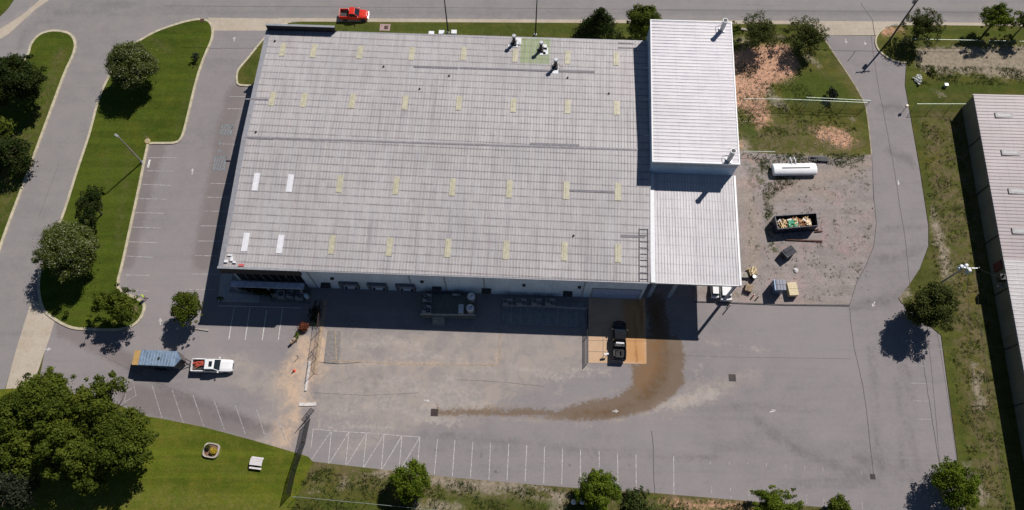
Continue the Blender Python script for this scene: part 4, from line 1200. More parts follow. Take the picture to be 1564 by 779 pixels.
def tree(px, py, rpx, hc, kind, material, label, cat='tree', name='tree', group=None, seed=0, dens=15, size=.40, flat=.85, g=.1, trunk=True, stretch=None, bare=0):
    rng = np.random.default_rng(seed * 7 + 3)
    r = rad_at(px, py, rpx, hc)
    c = U(px, py, hc)
    rz = r * flat
    base = Vector((c.x, c.y, g))
    root = thing(name, label, cat, base, 0, group)
    if rpx > 20: size *= .80; dens *= 1.45
    P, N, T, B = crown(kind, r, rz, rng, dens, size)
    if stretch: P = P * np.array(stretch)
    P = P + np.array([0, 0, hc - g])
    P[:, 2] = np.maximum(P[:, 2], .12 + 0 * P[:, 2])
    if 'blossom' not in material.name: B = B * 0
    o = leaves_mesh('crown', P, N, size, T, B, material, rng)
    o.parent = root
    if trunk:
        mb = MB()
        h = hc - g
        rt = max(.09, r * .05)
        mb.tube([(0, 0, -.08), (.03 * r, .02 * r, h * .45), (-.02 * r, .03 * r, h * 1.0), (0, 0, h + rz * .45)], [rt * 1.25, rt, rt * .75, rt * .3], 9)
        for k in range(9):
            a = k * 2.4 + rng.uniform(-.4, .4)
            z0 = h * rng.uniform(.35, .95)
            rr_ = r * rng.uniform(.55, .9)
            mb.tube([(0, 0, z0), (rr_ * .5 * math.cos(a), rr_ * .5 * math.sin(a), z0 + rz * .22), (rr_ * math.cos(a + .2), rr_ * math.sin(a + .2), z0 + rz * rng.uniform(.3, .6))], [rt * .55, rt * .35, rt * .10], 6)
        mb.build('trunk', M_bark, root)
    return root

GT = 'trees standing on the site and along its streets'
tree(22, 124, 42, 5.5, 'dense', L_dark, 'large dark evergreen tree nearest the top left corner on the grass verge', seed=1, group=GT, stretch=(1.05, 1, 1), dens=19)
tree(2, 232, 36, 5.0, 'conifer', L_dark, 'dark evergreen tree at the left frame edge below the larger dark tree', seed=2, group=GT, dens=20)
tree(8, 196, 18, 3.5, 'dense', L_mid, 'small green bush between the two dark evergreens at the left edge', 'bush', 'bush', seed=3, dens=20, size=.3)
tree(202, 101, 38, 4.6, 'round', L_bloom, 'round pale blossoming tree at the top of the long grass island', seed=4, dens=34, size=.27, group=GT, flat=.8)
tree(105, 381, 46, 5.1, 'round', L_bloom, 'larger round blossoming tree at the lower left kerb of the grass island', seed=5, dens=32, size=.28, group=GT, flat=.8)
tree(140, 314, 24, 3.6, 'loose', L_dark, 'small sparse dark tree beside the larger blossoming tree', seed=6, group=GT, dens=26, size=.32, stretch=(.85, 1.55, 1))
tree(177, 467, 35, 3.9, 'loose', L_mid, 'loose green tree at the bottom tip of the grass island', seed=7, group=GT, dens=26, size=.34, stretch=(1.1, .9, 1))
tree(286, 470, 26, 3.9, 'dense', L_mid, 'small green tree beside the front corner of the warehouse', seed=8, group=GT, dens=22, size=.34)
# the wood at the lower left
big = [(70, 615, 50, 6.5, 'wide leafy tree crown beside the lower left road apron'), (155, 620, 48, 6.5, 'wide green tree with its crown over the striped corner of the car park'),
       (15, 640, 42, 6.5, 'leafy tree at the left frame edge above the dark conifer'), (105, 675, 52, 6.0, 'broad tree crown in the middle of the lower left clump'),
       (192, 676, 47, 5.5, 'green tree at the right side of the lower left clump, over the lawn'), (40, 690, 40, 5.0, 'shaded tree crown low in the lower left clump'),
       (140, 712, 38, 4.2, 'lowest tree crown of the lower left clump, reaching down over the lawn')]
for i, (x, y, r_, h_, lb_) in enumerate(big):
    tree(x, y, r_, h_, 'loose' if i % 2 else 'dense', L_mid, lb_, seed=20 + i, group='trees of the lower left clump', dens=18, size=.42, flat=.9)
tree(12, 742, 44, 5.0, 'conifer', L_grey, 'grey green conifer in the bottom left corner', seed=30, group=GT, dens=19)
tree(627, 735, 31, 3.0, 'dense', L_bright, 'round bright green tree on the rough verge beside the bottom parking bays', seed=9, group=GT, dens=26, size=.3)
tree(913, 750, 33, 3.1, 'dense', L_bright, 'bright green bushy tree shading two white globes at the bottom edge', seed=10, group=GT, dens=26, size=.3, stretch=(1.0, .95, 1))
tree(1457, 741, 38, 3.2, 'dense', L_bright, 'bright green bushy tree at the lower right corner of the car park', seed=11, group=GT, dens=24, size=.3)
tree(1183, 772, 34, 2.2, 'loose', L_bright, 'loose green shrub poking over the bottom edge right of centre', 'shrub', 'shrub', seed=12, dens=30, size=.3, stretch=(1.25, .8, 1))
tree(1280, 775, 19, 2.2, 'dense', L_mid, 'small round shrub at the bottom edge near the lower right tree', 'shrub', 'shrub', seed=13, dens=30, size=.26)
tree(1425, 468, 38, 4.6, 'dense', L_olive, 'olive green tree standing alone on the east verge, shading the drive', seed=14, group=GT, dens=24, size=.34)
tree(915, 38, 33, 4.6, 'conifer', L_dark, 'dark conical evergreen just behind the warehouse roof', seed=15, group=GT, dens=26, size=.34, flat=1.0, stretch=(1.15, 1, 1))
tree(985, 34, 29, 4.2, 'dense', L_mid, 'green tree tucked behind the corner of the tall white block', seed=16, group=GT, dens=22, size=.34)
tree(1123, 45, 12, 3.0, 'loose', L_mid, 'small shrub against the upper right corner of the tall block', 'shrub', 'shrub', seed=33, dens=30, size=.28)
tree(1158, 52, 33, 3.2, 'loose', L_olive, 'sparse olive tree over the red soil beside the tall white block', seed=17, group=GT, dens=13, size=.30)
tree(1232, 55, 33, 3.2, 'loose', L_olive, 'sparse olive tree at the bend of the right hand driveway', seed=18, group=GT, dens=13, size=.30)
tree(1412, 40, 31, 3.4, 'loose', L_olive, 'sparse tree beside the leaning power pole', seed=19, group=GT, dens=15, size=.30, flat=.9)
tree(1522, 30, 28, 3.8, 'loose', L_bright, 'thin bright green street tree near the top right corner', seed=31, group=GT, dens=30, size=.28, stretch=(1.1, .8, 1))
tree(1568, 34, 19, 3.6, 'loose', L_olive, 'street tree cut by the right frame edge', seed=32, group=GT, dens=30, size=.28)
tree(1271, 144, 11, 1.2, 'loose', L_grey, 'dark shrub growing by the chain link fence', 'shrub', 'shrub', seed=34, dens=40, size=.25, stretch=(.8, 1.2, 1))
tree(298, 88, 8, .9, 'loose', L_grey, 'tiny sapling on the upper lawn of the grass island', 'sapling', 'sapling', seed=35, dens=30, size=.2)
tree(101, 478, 6, .9, 'loose', L_mid, 'tiny sapling near the bottom kerb of the grass island', 'sapling', 'sapling', seed=36, dens=40, size=.2)
tree(1424, 109, 6, .5, 'loose', L_mid, 'low green tuft on the gravelly patch beside the power pole', 'shrub', 'shrub', seed=37, dens=40, size=.2, stretch=(1, 1.6, 1), trunk=False)
tree(463, 499, 9, .5, 'dense', L_brown, 'rusty brown mulch-coloured shrub at the edge of the warehouse shade', 'shrub', 'shrub', seed=38, dens=60, size=.2, flat=.4, trunk=False, g=.05)
tree(454, 512, 5, .5, 'loose', L_bright, 'small bright green shrub beside the rusty brown one', 'shrub', 'shrub', seed=39, dens=60, size=.2, trunk=False, stretch=(.8, 1.8, 1), g=.05)
tree(973, 768, 24, .7, 'loose', L_weed, 'low spreading weeds right of the bottom tree', 'shrub', 'shrub', seed=40, dens=22, size=.3, flat=.3, trunk=False)
tree(336, 456, 5, .8, 'loose', L_mid, 'small planted shrub on the corner of the front walkway', 'shrub', 'shrub', seed=41, dens=50, size=.18, trunk=False)
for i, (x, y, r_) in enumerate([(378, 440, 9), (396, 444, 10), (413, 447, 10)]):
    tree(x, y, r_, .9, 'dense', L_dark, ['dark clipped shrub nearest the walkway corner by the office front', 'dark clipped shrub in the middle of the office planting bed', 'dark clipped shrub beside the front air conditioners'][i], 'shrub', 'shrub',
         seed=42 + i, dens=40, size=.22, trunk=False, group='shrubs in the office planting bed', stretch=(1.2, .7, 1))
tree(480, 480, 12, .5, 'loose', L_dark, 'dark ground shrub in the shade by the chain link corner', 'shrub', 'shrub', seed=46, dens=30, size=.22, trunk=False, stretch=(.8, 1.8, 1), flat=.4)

# weeds scattered over rough ground: uncountable
def weeds(name, polys, n, hmin, hmax, size, material, seed, z=.11):
    rng = np.random.default_rng(seed)
    P = []
    for poly, share in polys:
        pp = np.array(P2(poly))
        lo, hi = pp.min(0), pp.max(0)
        need = int(n * share); got = 0
        while got < need:
            q = rng.uniform(lo, hi, (4000, 2))
            cl = np.sin(q[:, 0] * .9 + 2 * np.sin(q[:, 1] * .7)) + np.sin(q[:, 1] * 1.3 + 1.7 * np.sin(q[:, 0] * .5))
            q = q[(sdf(q, pp) > 0) & (cl > rng.uniform(-1.5, 1.6, len(q)))]
            q = q[:need - got]; got += len(q)
            P.append(q)
    P = np.concatenate(P)
    k = 7
    base = np.repeat(P, k, 0) + rng.normal(size=(len(P) * k, 2)) * .13
    zz = z + rng.uniform(hmin, hmax, len(base))
    pos = np.column_stack([base, zz])
    nr_ = rng.normal(size=(len(base), 3)) + np.array([0, 0, .9])
    tone = np.repeat(rng.uniform(0, 1, len(P)), k) * .7 + rng.uniform(0, .3, len(base))
    o = leaves_mesh(name, pos, nr_, size, tone, tone * 0, material, rng, .35)
    return tag(o, kind='stuff')
o = weeds('weeds', [([(478, 712), (700, 736), (1000, 758), (1300, 785), (1300, 800), (440, 800), (455, 745)], .34), ([(1405, 180), (1460, 180), (1500, 420), (1545, 779), (1490, 779), (1445, 520), (1425, 420), (1420, 330)], .26),
                    ([(1130, 235), (1320, 235), (1320, 262), (1250, 250), (1190, 300), (1170, 340), (1160, 250)], .16), ([(1120, 90), (1215, 120), (1310, 200), (1130, 215)], .14), ([(1400, 100), (1564, 105), (1564, 130), (1400, 130)], .10), ([(1140, 300), (1330, 250), (1335, 380), (1290, 460), (1140, 455)], .05)],
          6500, 0, .16, .20, L_weed, 5)
tag(o, 'low weeds and tufts scattered over the rough verges and the edge of the gravel', 'weeds')

# stones and clods on the red soil and the gravel
rng = random.Random(8)
mb = MB()
for _ in range(900):
    x, y = rng.choice([(rng.uniform(1122, 1215), rng.uniform(72, 130)), (rng.uniform(1128, 1168), rng.uniform(125, 190)), (rng.uniform(1245, 1300), rng.uniform(198, 225)), (rng.uniform(1140, 1330), rng.uniform(265, 460))])
    p = U(x, y, .13)
    s_ = rng.uniform(.06, .17) if y < 230 else rng.uniform(.04, .10)
    mb.ob((p.x, p.y, .13), (s_, s_ * rng.uniform(.6, 1.2), s_ * .7), rng.uniform(0, 3), rng.uniform(-.4, .4))
o = tag(mb.build('loose_stones', mat('pale_stone', (.34, .25, .19), .9, 0, .25, 3)), 'loose pale stones and clods strewn over the soil and gravel yard', 'stones', kind='stuff')

# ================================================================== VEHICLES
def pickup(label, px0, px1, L, W, paint, bedmat, cargo=None, rack=False, z=.03, roofdark=False, h=1.9, bedf=.335, hoodf=.30):
    """px0 = picture point of the tail, px1 = of the nose, at mid height"""
    a, b = U(*px0, 1.0), U(*px1, 1.0)
    mid = (a + b) / 2; ang = math.atan2(b.y - a.y, b.x - a.x)
    t = thing('pickup_truck', label, 'pickup truck', (mid.x, mid.y, z), ang)
    hl, hw = L / 2, W / 2
    bed0, bed1, cab1, hood1 = -hl + .12, -hl + L * bedf, hl - L * hoodf, hl
    zb = 1.12
    # lower body, sculpted: sill, shoulder, fenders
    mb = MB()
    xs = [-hl + .02, -hl + .25, bed1, cab1 - .2, cab1 + .5, hl - .55, hl - .15, hl]
    ws = [.93, .98, 1, 1, 1, .98, .90, .74]
    zt = [1.18, 1.2, 1.2, 1.2, 1.17, 1.10, 1.02, .86]
    # nose/cab lump from bed1 forwards
    sec = []
    idx = [2, 3, 4, 5, 6, 7]
    for i in idx:
        x, wv, zz = xs[i], hw * ws[i], zt[i]
        sec.append([(x, -wv, .42), (x, -wv, zz - .28), (x, -wv * .94, zz - .06), (x, -wv * .55, zz + .03), (x, wv * .55, zz + .03), (x, wv * .94, zz - .06), (x, wv, zz - .28), (x, wv, .42)])
    vs = [p for s_ in sec for p in s_]; m = 8
    fs = [(i * m + j, i * m + (j + 1) % m, (i + 1) * m + (j + 1) % m, (i + 1) * m + j) for i in range(len(sec) - 1) for j in range(m)]
    fs += [tuple(range(m)), tuple(range((len(sec) - 1) * m, len(sec) * m))[::-1]]
    mb.add(vs, fs)
    body = mb.build('body', paint, t, bevel=.03, smooth=False)
    # bed: four walls and a floor
    mb = MB()
    mb.box(bed0, bed1 - .02, -hw, -hw + .14, .5, 1.22)
    mb.box(bed0, bed1 - .02, hw - .14, hw, .5, 1.22)
    mb.box(bed0 + .5, bed0 + 1.55, -hw - .06, -hw, .62, 1.12)
    mb.box(bed0 + .5, bed0 + 1.55, hw, hw + .06, .62, 1.12)
    mb.box(bed1 - .10, bed1 - .02, -hw + .14, hw - .14, .5, 1.24)
    mb.build('bed_side', paint, t, bevel=.03)
    mb = MB(); mb.box(bed0 + .06, bed1 - .1, -hw + .14, hw - .14, .55, .68)
    for s_ in (-1, 1): mb.box(bed0 + .45, bed0 + 1.5, s_ * (hw - .27) - .12, s_ * (hw - .27) + .12, .68, .92)
    mb.build('bed_floor', bedmat, t)
    mb = MB(); mb.box(bed0 - .07, bed0, -hw + .05, hw - .05, .55, 1.2); tg = mb.build('tailgate', paint, t, bevel=.02)
    mb = MB(); mb.box(bed0 - .09, bed0 - .07, -.2, .2, .98, 1.06); mb.build('handle', M_dark, tg)
    # cab greenhouse
    c0, c1 = bed1 + .02, cab1
    mb = MB()
    wr = hw * .80
    wb = hw * .95
    mb.add([(c0, -wb, 1.16), (c1 + .10, -wb, 1.16), (c1 + .10, wb, 1.16), (c0, wb, 1.16), (c0 + .22, -wr, h), (c1 - .75, -wr, h), (c1 - .75, wr, h), (c0 + .22, wr, h)],
           [(0, 3, 2, 1), (4, 5, 6, 7), (0, 1, 5, 4), (1, 2, 6, 5), (2, 3, 7, 6), (3, 0, 4, 7)])
    cab = mb.build('cab', paint, t, bevel=.06)
    # windscreen etc as thin glass slabs just proud of the cab faces
    def slab(name, q, off, parent=cab, m_=M_glass):
        q = [Vector(v) for v in q]
        nn = (q[1] - q[0]).cross(q[3] - q[0]).normalized() * off
        k = MB(); k.add([v for v in q] + [v + nn for v in q], [(0, 3, 2, 1), (4, 5, 6, 7), (0, 1, 5, 4), (1, 2, 6, 5), (2, 3, 7, 6), (3, 0, 4, 7)])
        return k.build(name, m_, parent)
    def lerp(a_, b_, f): return tuple(p + (q - p) * f for p, q in zip(a_, b_))
    F0, F1, F2, F3 = (c1 + .10, -wb, 1.16), (c1 + .10, wb, 1.16), (c1 - .75, wr, h), (c1 - .75, -wr, h)
    slab('windscreen', [lerp(lerp(F0, F1, .05), lerp(F3, F2, .05), .04), lerp(lerp(F0, F1, .95), lerp(F3, F2, .95), .04), lerp(lerp(F0, F1, .93), lerp(F3, F2, .93), .90), lerp(lerp(F0, F1, .07), lerp(F3, F2, .07), .90)], .02)
    B0, B1, B2, B3 = (c0, wb, 1.16), (c0, -wb, 1.16), (c0 + .22, -wr, h), (c0 + .22, wr, h)
    slab('rear_window', [lerp(lerp(B0, B1, .12), lerp(B3, B2, .12), .25), lerp(lerp(B0, B1, .88), lerp(B3, B2, .88), .25), lerp(lerp(B0, B1, .86), lerp(B3, B2, .86), .85), lerp(lerp(B0, B1, .14), lerp(B3, B2, .14), .85)], .02)
    for s_ in (-1, 1):
        for f0, f1 in ((.10, .42), (.47, .86)):
            lo0 = (c0 + (c1 + .1 - c0) * f0, s_ * wb, 1.16); lo1 = (c0 + (c1 + .1 - c0) * f1, s_ * wb, 1.16)
            hi0 = (c0 + .22 + (c1 - .75 - c0 - .22) * max(.04, f0 - .02), s_ * wr, h); hi1 = (c0 + .22 + (c1 - .75 - c0 - .22) * min(.97, f1 + .10), s_ * wr, h)
            q = [lerp(lo0, hi0, .1), lerp(lo1, hi1, .1), lerp(lo1, hi1, .86), lerp(lo0, hi0, .86)]
            slab('side_window', q if s_ < 0 else q[::-1], .015)
    for s_ in (-1, 1):
        mb = MB(); mb.box(c1 - .20, c1 - .02, min(s_ * hw, s_ * (hw + .26)), max(s_ * hw, s_ * (hw + .26)), 1.2, 1.42); mb.build('wing_mirror', paint if paint is not M_black else M_dark, t, bevel=.03)
        mb = MB(); mb.box(hl - .16, hl + .005, min(s_ * hw * .5, s_ * hw * .80), max(s_ * hw * .5, s_ * hw * .80), .72, .90); mb.build('headlight', M_lamp, t)
        mb = MB(); mb.box(bed0 - .08, bed0 + .02, min(s_ * (hw - .12), s_ * (hw + .005)), max(s_ * (hw - .12), s_ * (hw + .005)), .8, 1.14); mb.build('tail_light', M_tail, t)
    mb = MB(); mb.box(hl - .08, hl + .12, -hw * .84, hw * .84, .42, .66); mb.build('front_bumper', M_chrome if paint is not M_black else M_dark, t, bevel=.03)
    mb = MB(); mb.box(bed0 - .22, bed0 - .08, -hw * .9, hw * .9, .45, .64); mb.build('rear_bumper', M_chrome, t, bevel=.03)
    mb = MB(); mb.box(hl - .03, hl + .03, -hw * .45, hw * .45, .68, .90); mb.build('grille', M_dark, t)
    for x in (-hl + L * .20, hl - L * .17):
        for s_ in (-1, 1):
            y = s_ * (hw - .13)
            mb = MB(); mb.tube([(x, y - .13, .39), (x, y + .13, .39)], .39, 18); wh = mb.build('wheel', M_rubber, t)
            mb = MB(); mb.tube([(x, y + s_ * .10, .39), (x, y + s_ * .135, .39)], .23, 12); mb.build('rim', M_rim, wh)
            mb = MB(); mb.tube([(x, s_ * (hw - .02), .39), (x, s_ * (hw + .012), .39)], .47, 16); mb.build('wheel_arch', M_dark, body)
    if roofdark:
        mb = MB(); mb.box(c0 + .85, c0 + 1.35, -.42, .42, h, h + .03); mb.build('sunroof', M_glass, cab)
    return t, bed0, bed1, hw, c0, c1

t, b0, b1, hw, c0, c1 = pickup('white pickup truck towing the blue enclosed trailer', (291, 557.5), (356.5, 558.5), 6.4, 2.0, M_carwhite, M_bed, roofdark=True)
rr = random.Random(3)
cargo = thing('equipment_load', 'red equipment and hoses lying in the bed of the white pickup truck', 'equipment', t.location + Vector((0, 0, .69)), t.rotation_euler.z)
mb = MB()
for k in range(12):
    mb.ob((b0 + .4 + rr.uniform(0, b1 - b0 - .9), rr.uniform(-.1, .55), .12 + rr.uniform(0, .15)), (rr.uniform(.2, .9), rr.uniform(.12, .3), rr.uniform(.15, .3)), rr.uniform(-.3, .3))
mb.build('machine_body', M_rednew if False else mat('faded_red_machine', (.40, .06, .035), .6, 0, .15), cargo, bevel=.03)
mb = MB()
mb.tube([(b0 + .3, -.55, .15), (b0 + 1.0, -.2, .25), (b0 + 1.5, .1, .3), (b1 - .3, .3, .35)], .05, 6)
mb.build('hose', mat('orange_hose', (.6, .2, .1), .6), cargo)

pickup('red pickup truck with a black bed driving on the road along the top', (519, 20.5), (560.5, 21.5), 5.3, 1.9, M_red, M_bed)
t, b0, b1, hw, c0, c1 = pickup('black pickup truck with a white rack bar standing on the loading slab', (945.5, 552), (946.5, 488), 6.3, 2.1, M_black, M_bed, z=.06, bedf=.45, hoodf=.23)
rk = thing('ladder_rack', 'white crossbar with black posts mounted over the black pickup bed', 'rack', t.location, t.rotation_euler.z)
mb = MB(); mb.box(b1 - .5, b1 - .28, -.62, .62, 1.93, 1.99); mb.build('crossbar', M_white, rk)
for s_ in (-1, 1):
    mb = MB(); mb.box(b1 - .42, b1 - .34, min(s_ * .56, s_ * .62), max(s_ * .56, s_ * .62), 1.2, 1.93); mb.build('post', M_dark, rk)
tb = thing('tool_load', 'black tool box and bundled tools in the black pickup bed', 'tool box', t.location + Vector((0, 0, .69)), t.rotation_euler.z)
mb = MB(); mb.box(b1 - .75, b1 - .2, -.8, .8, 0, .5); mb.build('tool_box', M_dark, tb, bevel=.03)
mb = MB(); mb.ob((b0 + .9, -.45, .2), (1.3, .25, .3), .1); mb.ob((b0 + .8, .3, .15), (.9, .5, .3), -.2); mb.ob((b0 + .35, .1, .3), (.3, 1.0, .35), 0); mb.build('bundle', M_rubber, tb, bevel=.03)

# enclosed trailer
a, b = U(211, 546, 2.5), U(279, 549, 2.5)
mid = (a + b) / 2; ang = math.atan2(b.y - a.y, b.x - a.x)
tr_ = thing('cargo_trailer', 'blue roofed enclosed cargo trailer hitched to the white pickup, tan rear door raised', 'trailer', (mid.x, mid.y, .03), ang)
M_trroof = mat('blue_trailer_roof', (.17, .245, .34), .35, .1, .2, 1.4)
TL, TW = 6.2, 2.35
hl, hw = TL / 2, TW / 2
pts = [(-hl, -hw), (hl - .65, -hw), (hl + .10, 0), (hl - .65, hw), (-hl, hw)]
mb = MB(); mb.prism([(x, y) for x, y in pts], .5, 2.58); mb.build('trailer_body', mat('blue_grey_trailer_side', (.04, .06, .09), .4, 0, .1), tr_)
mb = MB(); mb.prism([(x * 1.006, y * 1.012) for x, y in pts], 2.58, 2.66)
rf = mb.build('trailer_roof', M_trroof, tr_)
mb = MB()
for k in range(12):
    x = -hl + .35 + k * .46
    mb.box(x - .06, x + .06, -hw + .03, hw - .03, 2.661, 2.70)
mb.build('roof_bows', mat('pale_blue_seam', (.30, .36, .43), .4, .1), rf)
mb = MB(); mb.box(-.3, .02, -.18, .14, 2.66, 2.80); mb.build('roof_vent', M_dark, rf)
mb = MB(); mb.ob((-hl - .62, 0, 2.33), (1.15, TW * .96, .06), 0, -.22); mb.build('rear_door', mat('ramp_plywood', (.50, .31, .11), .8, 0, .1), tr_)
mb = MB()
mb.add([(hl - .62, -hw, 1.0), (hl + .12, 0, 1.0), (hl + .75, 0, .9), (hl + .1, -hw * .8, .9), (hl - .62, -hw, 2.5), (hl + .12, 0, 2.5)], [(0, 1, 5, 4)])
mb.tube([(hl - .4, -.7, .55), (hl + 1.1, 0, .55)], .06, 6); mb.tube([(hl - .4, .7, .55), (hl + 1.1, 0, .55)], .06, 6); mb.tube([(hl + .9, 0, .2), (hl + .9, 0, 1.0)], .05, 6)
mb.build('tongue', M_dark, tr_)
mb = MB(); mb.add([(hl - .5, hw * .92, .6), (hl + .28, .0, .6), (hl + .28, .0, .64), (hl - .5, hw * .92, .64), (hl - .62, hw, 2.5), (hl + .1, .03, 2.5), (hl + .11, .03, 2.54), (hl - .62, hw + .02, 2.54)], [(0, 1, 5, 4), (2, 3, 7, 6), (0, 3, 2, 1), (4, 5, 6, 7), (1, 2, 6, 5), (3, 0, 4, 7)])
mb.build('front_panel', mat('tread_plate', (.14, .13, .125), .5, .2, .1), tr_)
for x in (-.9, .05):
    for s_ in (-1, 1):
        y = s_ * (hw + .05)
        mb = MB(); mb.tube([(x, y - .12, .35), (x, y + .12, .35)], .35, 16); wh = mb.build('wheel', M_rubber, tr_)
        mb = MB(); mb.tube([(x, y + s_ * .1, .35), (x, y + s_ * .13, .35)], .2, 10); mb.build('rim', M_rim, wh)
for s_ in (-1, 1):
    mb = MB(); mb.box(-1.4, .55, min(s_ * hw, s_ * (hw + .2)), max(s_ * hw, s_ * (hw + .2)), .74, .8); mb.build('mudguard', M_dark, tr_)
    mb = MB(); mb.box(-hl - .02, -hl + .02, s_ * (hw - .1) - .06, s_ * (hw - .1) + .06, .6, .8); mb.build('tail_light', M_tail, tr_)

# vehicles half hidden under the canopy
def cart(px, py, label, L, W, h, name='utility_cart', cat='utility cart'):
    c = U(px, py, .6)
    t = thing(name, label, cat, (c.x, c.y, .03), BANG + math.pi / 2)
    hl, hw = L / 2, W / 2
    mb = MB(); mb.side([(-hl, .35), (-hl, .95), (hl * .2, 1.0), (hl * .62, .92), (hl, .7), (hl, .35)], -hw, hw); mb.build('body', M_carwhite, t, bevel=.05)
    mb = MB(); mb.add([(-hl * .8, -hw * .92, .95), (hl * .35, -hw * .92, .98), (hl * .35, hw * .92, .98), (-hl * .8, hw * .92, .95), (-hl * .7, -hw * .8, h), (0, -hw * .8, h), (0, hw * .8, h), (-hl * .7, hw * .8, h)],
                      [(0, 3, 2, 1), (4, 5, 6, 7), (0, 1, 5, 4), (1, 2, 6, 5), (2, 3, 7, 6), (3, 0, 4, 7)]); mb.build('windows', M_glass, t)
    mb = MB(); mb.box(-hl * .72, hl * .02, -hw * .82, hw * .82, h, h + .06); mb.build('roof', M_carwhite, t, bevel=.03)
    for x in (-hl * .62, hl * .62):
        for s_ in (-1, 1):
            y = s_ * (hw - .08)
            mb = MB(); mb.tube([(x, y - .1, .32), (x, y + .1, .32)], .32, 14); mb.build('wheel', M_rubber, t)
    for s_ in (-1, 1):
        mb = MB(); mb.box(-hl - .03, -hl + .02, s_ * hw * .75 - .1, s_ * hw * .75 + .1, .6, .85); mb.build('tail_light', M_tail, t)
    return t
cart(1091, 441, 'narrow white utility cart parked half under the canopy, left of the car', 3.2, 1.15, 1.5)
cart(1107.5, 440, 'white car parked half under the canopy beside its corner column', 4.3, 1.75, 1.45, 'parked_car', 'car')

# ================================================================== YARD: tank, skips, crates
def at(px, py, z=.14):
    return U(px, py, z)
a, b = U(1180, 259.5, .7), U(1246.5, 258.5, .7)
mid = (a + b) / 2; ang = math.atan2(b.y - a.y, b.x - a.x); tl = (b - a).length
tk = thing('storage_tank', 'long white horizontal storage tank with a dark strip along its top on the gravel', 'tank', (mid.x, mid.y, .13), ang)
M_tank = mat('white_tank_paint', (.86, .86, .86), .4, 0, .03)
n = NT('tank_shell_paint')
gr_ = n.noise(1.0, 5, .7, n.pos((2.2, .5, .5)))
n.color(n.mix(n.ramp(gr_, .5, .75, 0, .35), (.86, .86, .86), (.45, .47, .52))); n.b.inputs['Roughness'].default_value = .4
r_ = 1.12
mb = MB()
hl = tl / 2
mb.tube([(-hl, 0, 1.35), (-hl + .12, 0, 1.35), (hl - .35, 0, 1.35), (hl - .1, 0, 1.35), (hl, 0, 1.35)], [r_ * .97, r_, r_, r_ * .93, r_ * .7], 28)
mb.v = [(x, y, .64 + (z - 1.35) * .57) for x, y, z in mb.v]
mb.build('shell', n.m, tk, smooth=True)
mb = MB(); mb.box(-hl * .62, hl * .66, -.10, .08, 1.25, 1.34); mb.build('walkway_strip', mat('dark_strip', (.10, .10, .11), .7), tk)
for x in (-.55, .15):
    mb = MB(); mb.tube([(x, r_ * .5, 1.1), (x, r_ + .1, 1.3), (x - .1, r_ + .9, 1.2), (x - .1, r_ + .9, 0)], .09, 8); mb.build('fill_pipe', M_white, tk)
for x in (-hl * .6, hl * .6):
    mb = MB(); mb.box(x - .2, x + .2, -1.0, 1.0, 0, .4); mb.build('saddle', M_conc, tk)

def skip(label, corners, z0, h, material, name='skip', cat='skip', wall=.12, taper=0.0):
    """open-topped steel box from four corners of its rim in the picture (clockwise)"""
    P = [U(x, y, z0 + h) for x, y in corners]
    c = sum(P, Vector((0, 0, 0))) / 4
    base = Vector((c.x, c.y, z0))
    t = thing(name, label, cat, base)
    out = [((p - c).x, (p - c).y) for p in P]
    inn = [(x * (1 - wall), y * (1 - 2 * wall)) for x, y in out]
    bt = [(x * (1 - taper), y * (1 - taper)) for x, y in out]
    mb = MB()
    vs = [(x, y, .15) for x, y in bt] + [(x, y, h) for x, y in out] + [(x, y, h) for x, y in inn] + [(x, y, .35) for x, y in inn]
    fs = [(0, 1, 2, 3)] + [(i, (i + 1) % 4, 4 + (i + 1) % 4, 4 + i) for i in range(4)] + [(4 + i, 4 + (i + 1) % 4, 8 + (i + 1) % 4, 8 + i) for i in range(4)] + [(8 + i, 8 + (i + 1) % 4, 12 + (i + 1) % 4, 12 + i) for i in range(4)] + [(12, 13, 14, 15)]
    mb.add(vs, fs)
    mb.build('container_body', material, t)
    # ribs along the sides
    for i in range(4):
        mb = MB()
        p, q = Vector((*bt[i], .15)), Vector((*bt[(i + 1) % 4], .15))
        p2, q2 = Vector((*out[i], h)), Vector((*out[(i + 1) % 4], h))
        L_ = (q - p).length; k = max(2, int(L_ / .7))
        nrm = Vector(((q - p).y, -(q - p).x, 0)).normalized()
        if nrm.dot((p + q) / 2) < 0: nrm = -nrm
        for j in range(1, k):
            f = j / k
            mb.tube([p.lerp(q, f) + nrm * .03, p2.lerp(q2, f) + nrm * .03 - Vector((0, 0, .05))], .045, 4)
        mb.build('side_ribs', material, t)
    return t, inn, c
sk, inn, c = skip('long navy open skip heaped with timber and rubbish on the gravel yard', [(1183, 329.5), (1247.5, 325), (1250, 344.5), (1188, 350)], .13, 2.1, M_navy, 'debris_skip', wall=.035)
rr = random.Random(11)
cols = {'lumber': [], 'plywood': [], 'brown': [], 'white': []}
Mloc = {'lumber': mat('fresh_lumber', (.62, .46, .25), .8, 0, .15, 6), 'plywood': mat('light_board', (.70, .56, .40), .8, 0, .1, 4), 'brown': mat('brown_board', (.30, .13, .055), .85, 0, .15), 'white': mat('white_sheeting', (.75, .75, .76), .6, 0, .04)}
db = thing('timber_debris', 'heap of pale timber offcuts and boards inside the long navy skip', 'debris', (c.x, c.y, .5))
ax = (Vector(inn[1]) - Vector(inn[0]))
aang = math.atan2(ax.y, ax.x); hl_ = ax.length / 2 - .45
ux_, uy_ = Vector((math.cos(aang), math.sin(aang))), Vector((-math.sin(aang), math.cos(aang)))
piles = {k: MB() for k in Mloc}
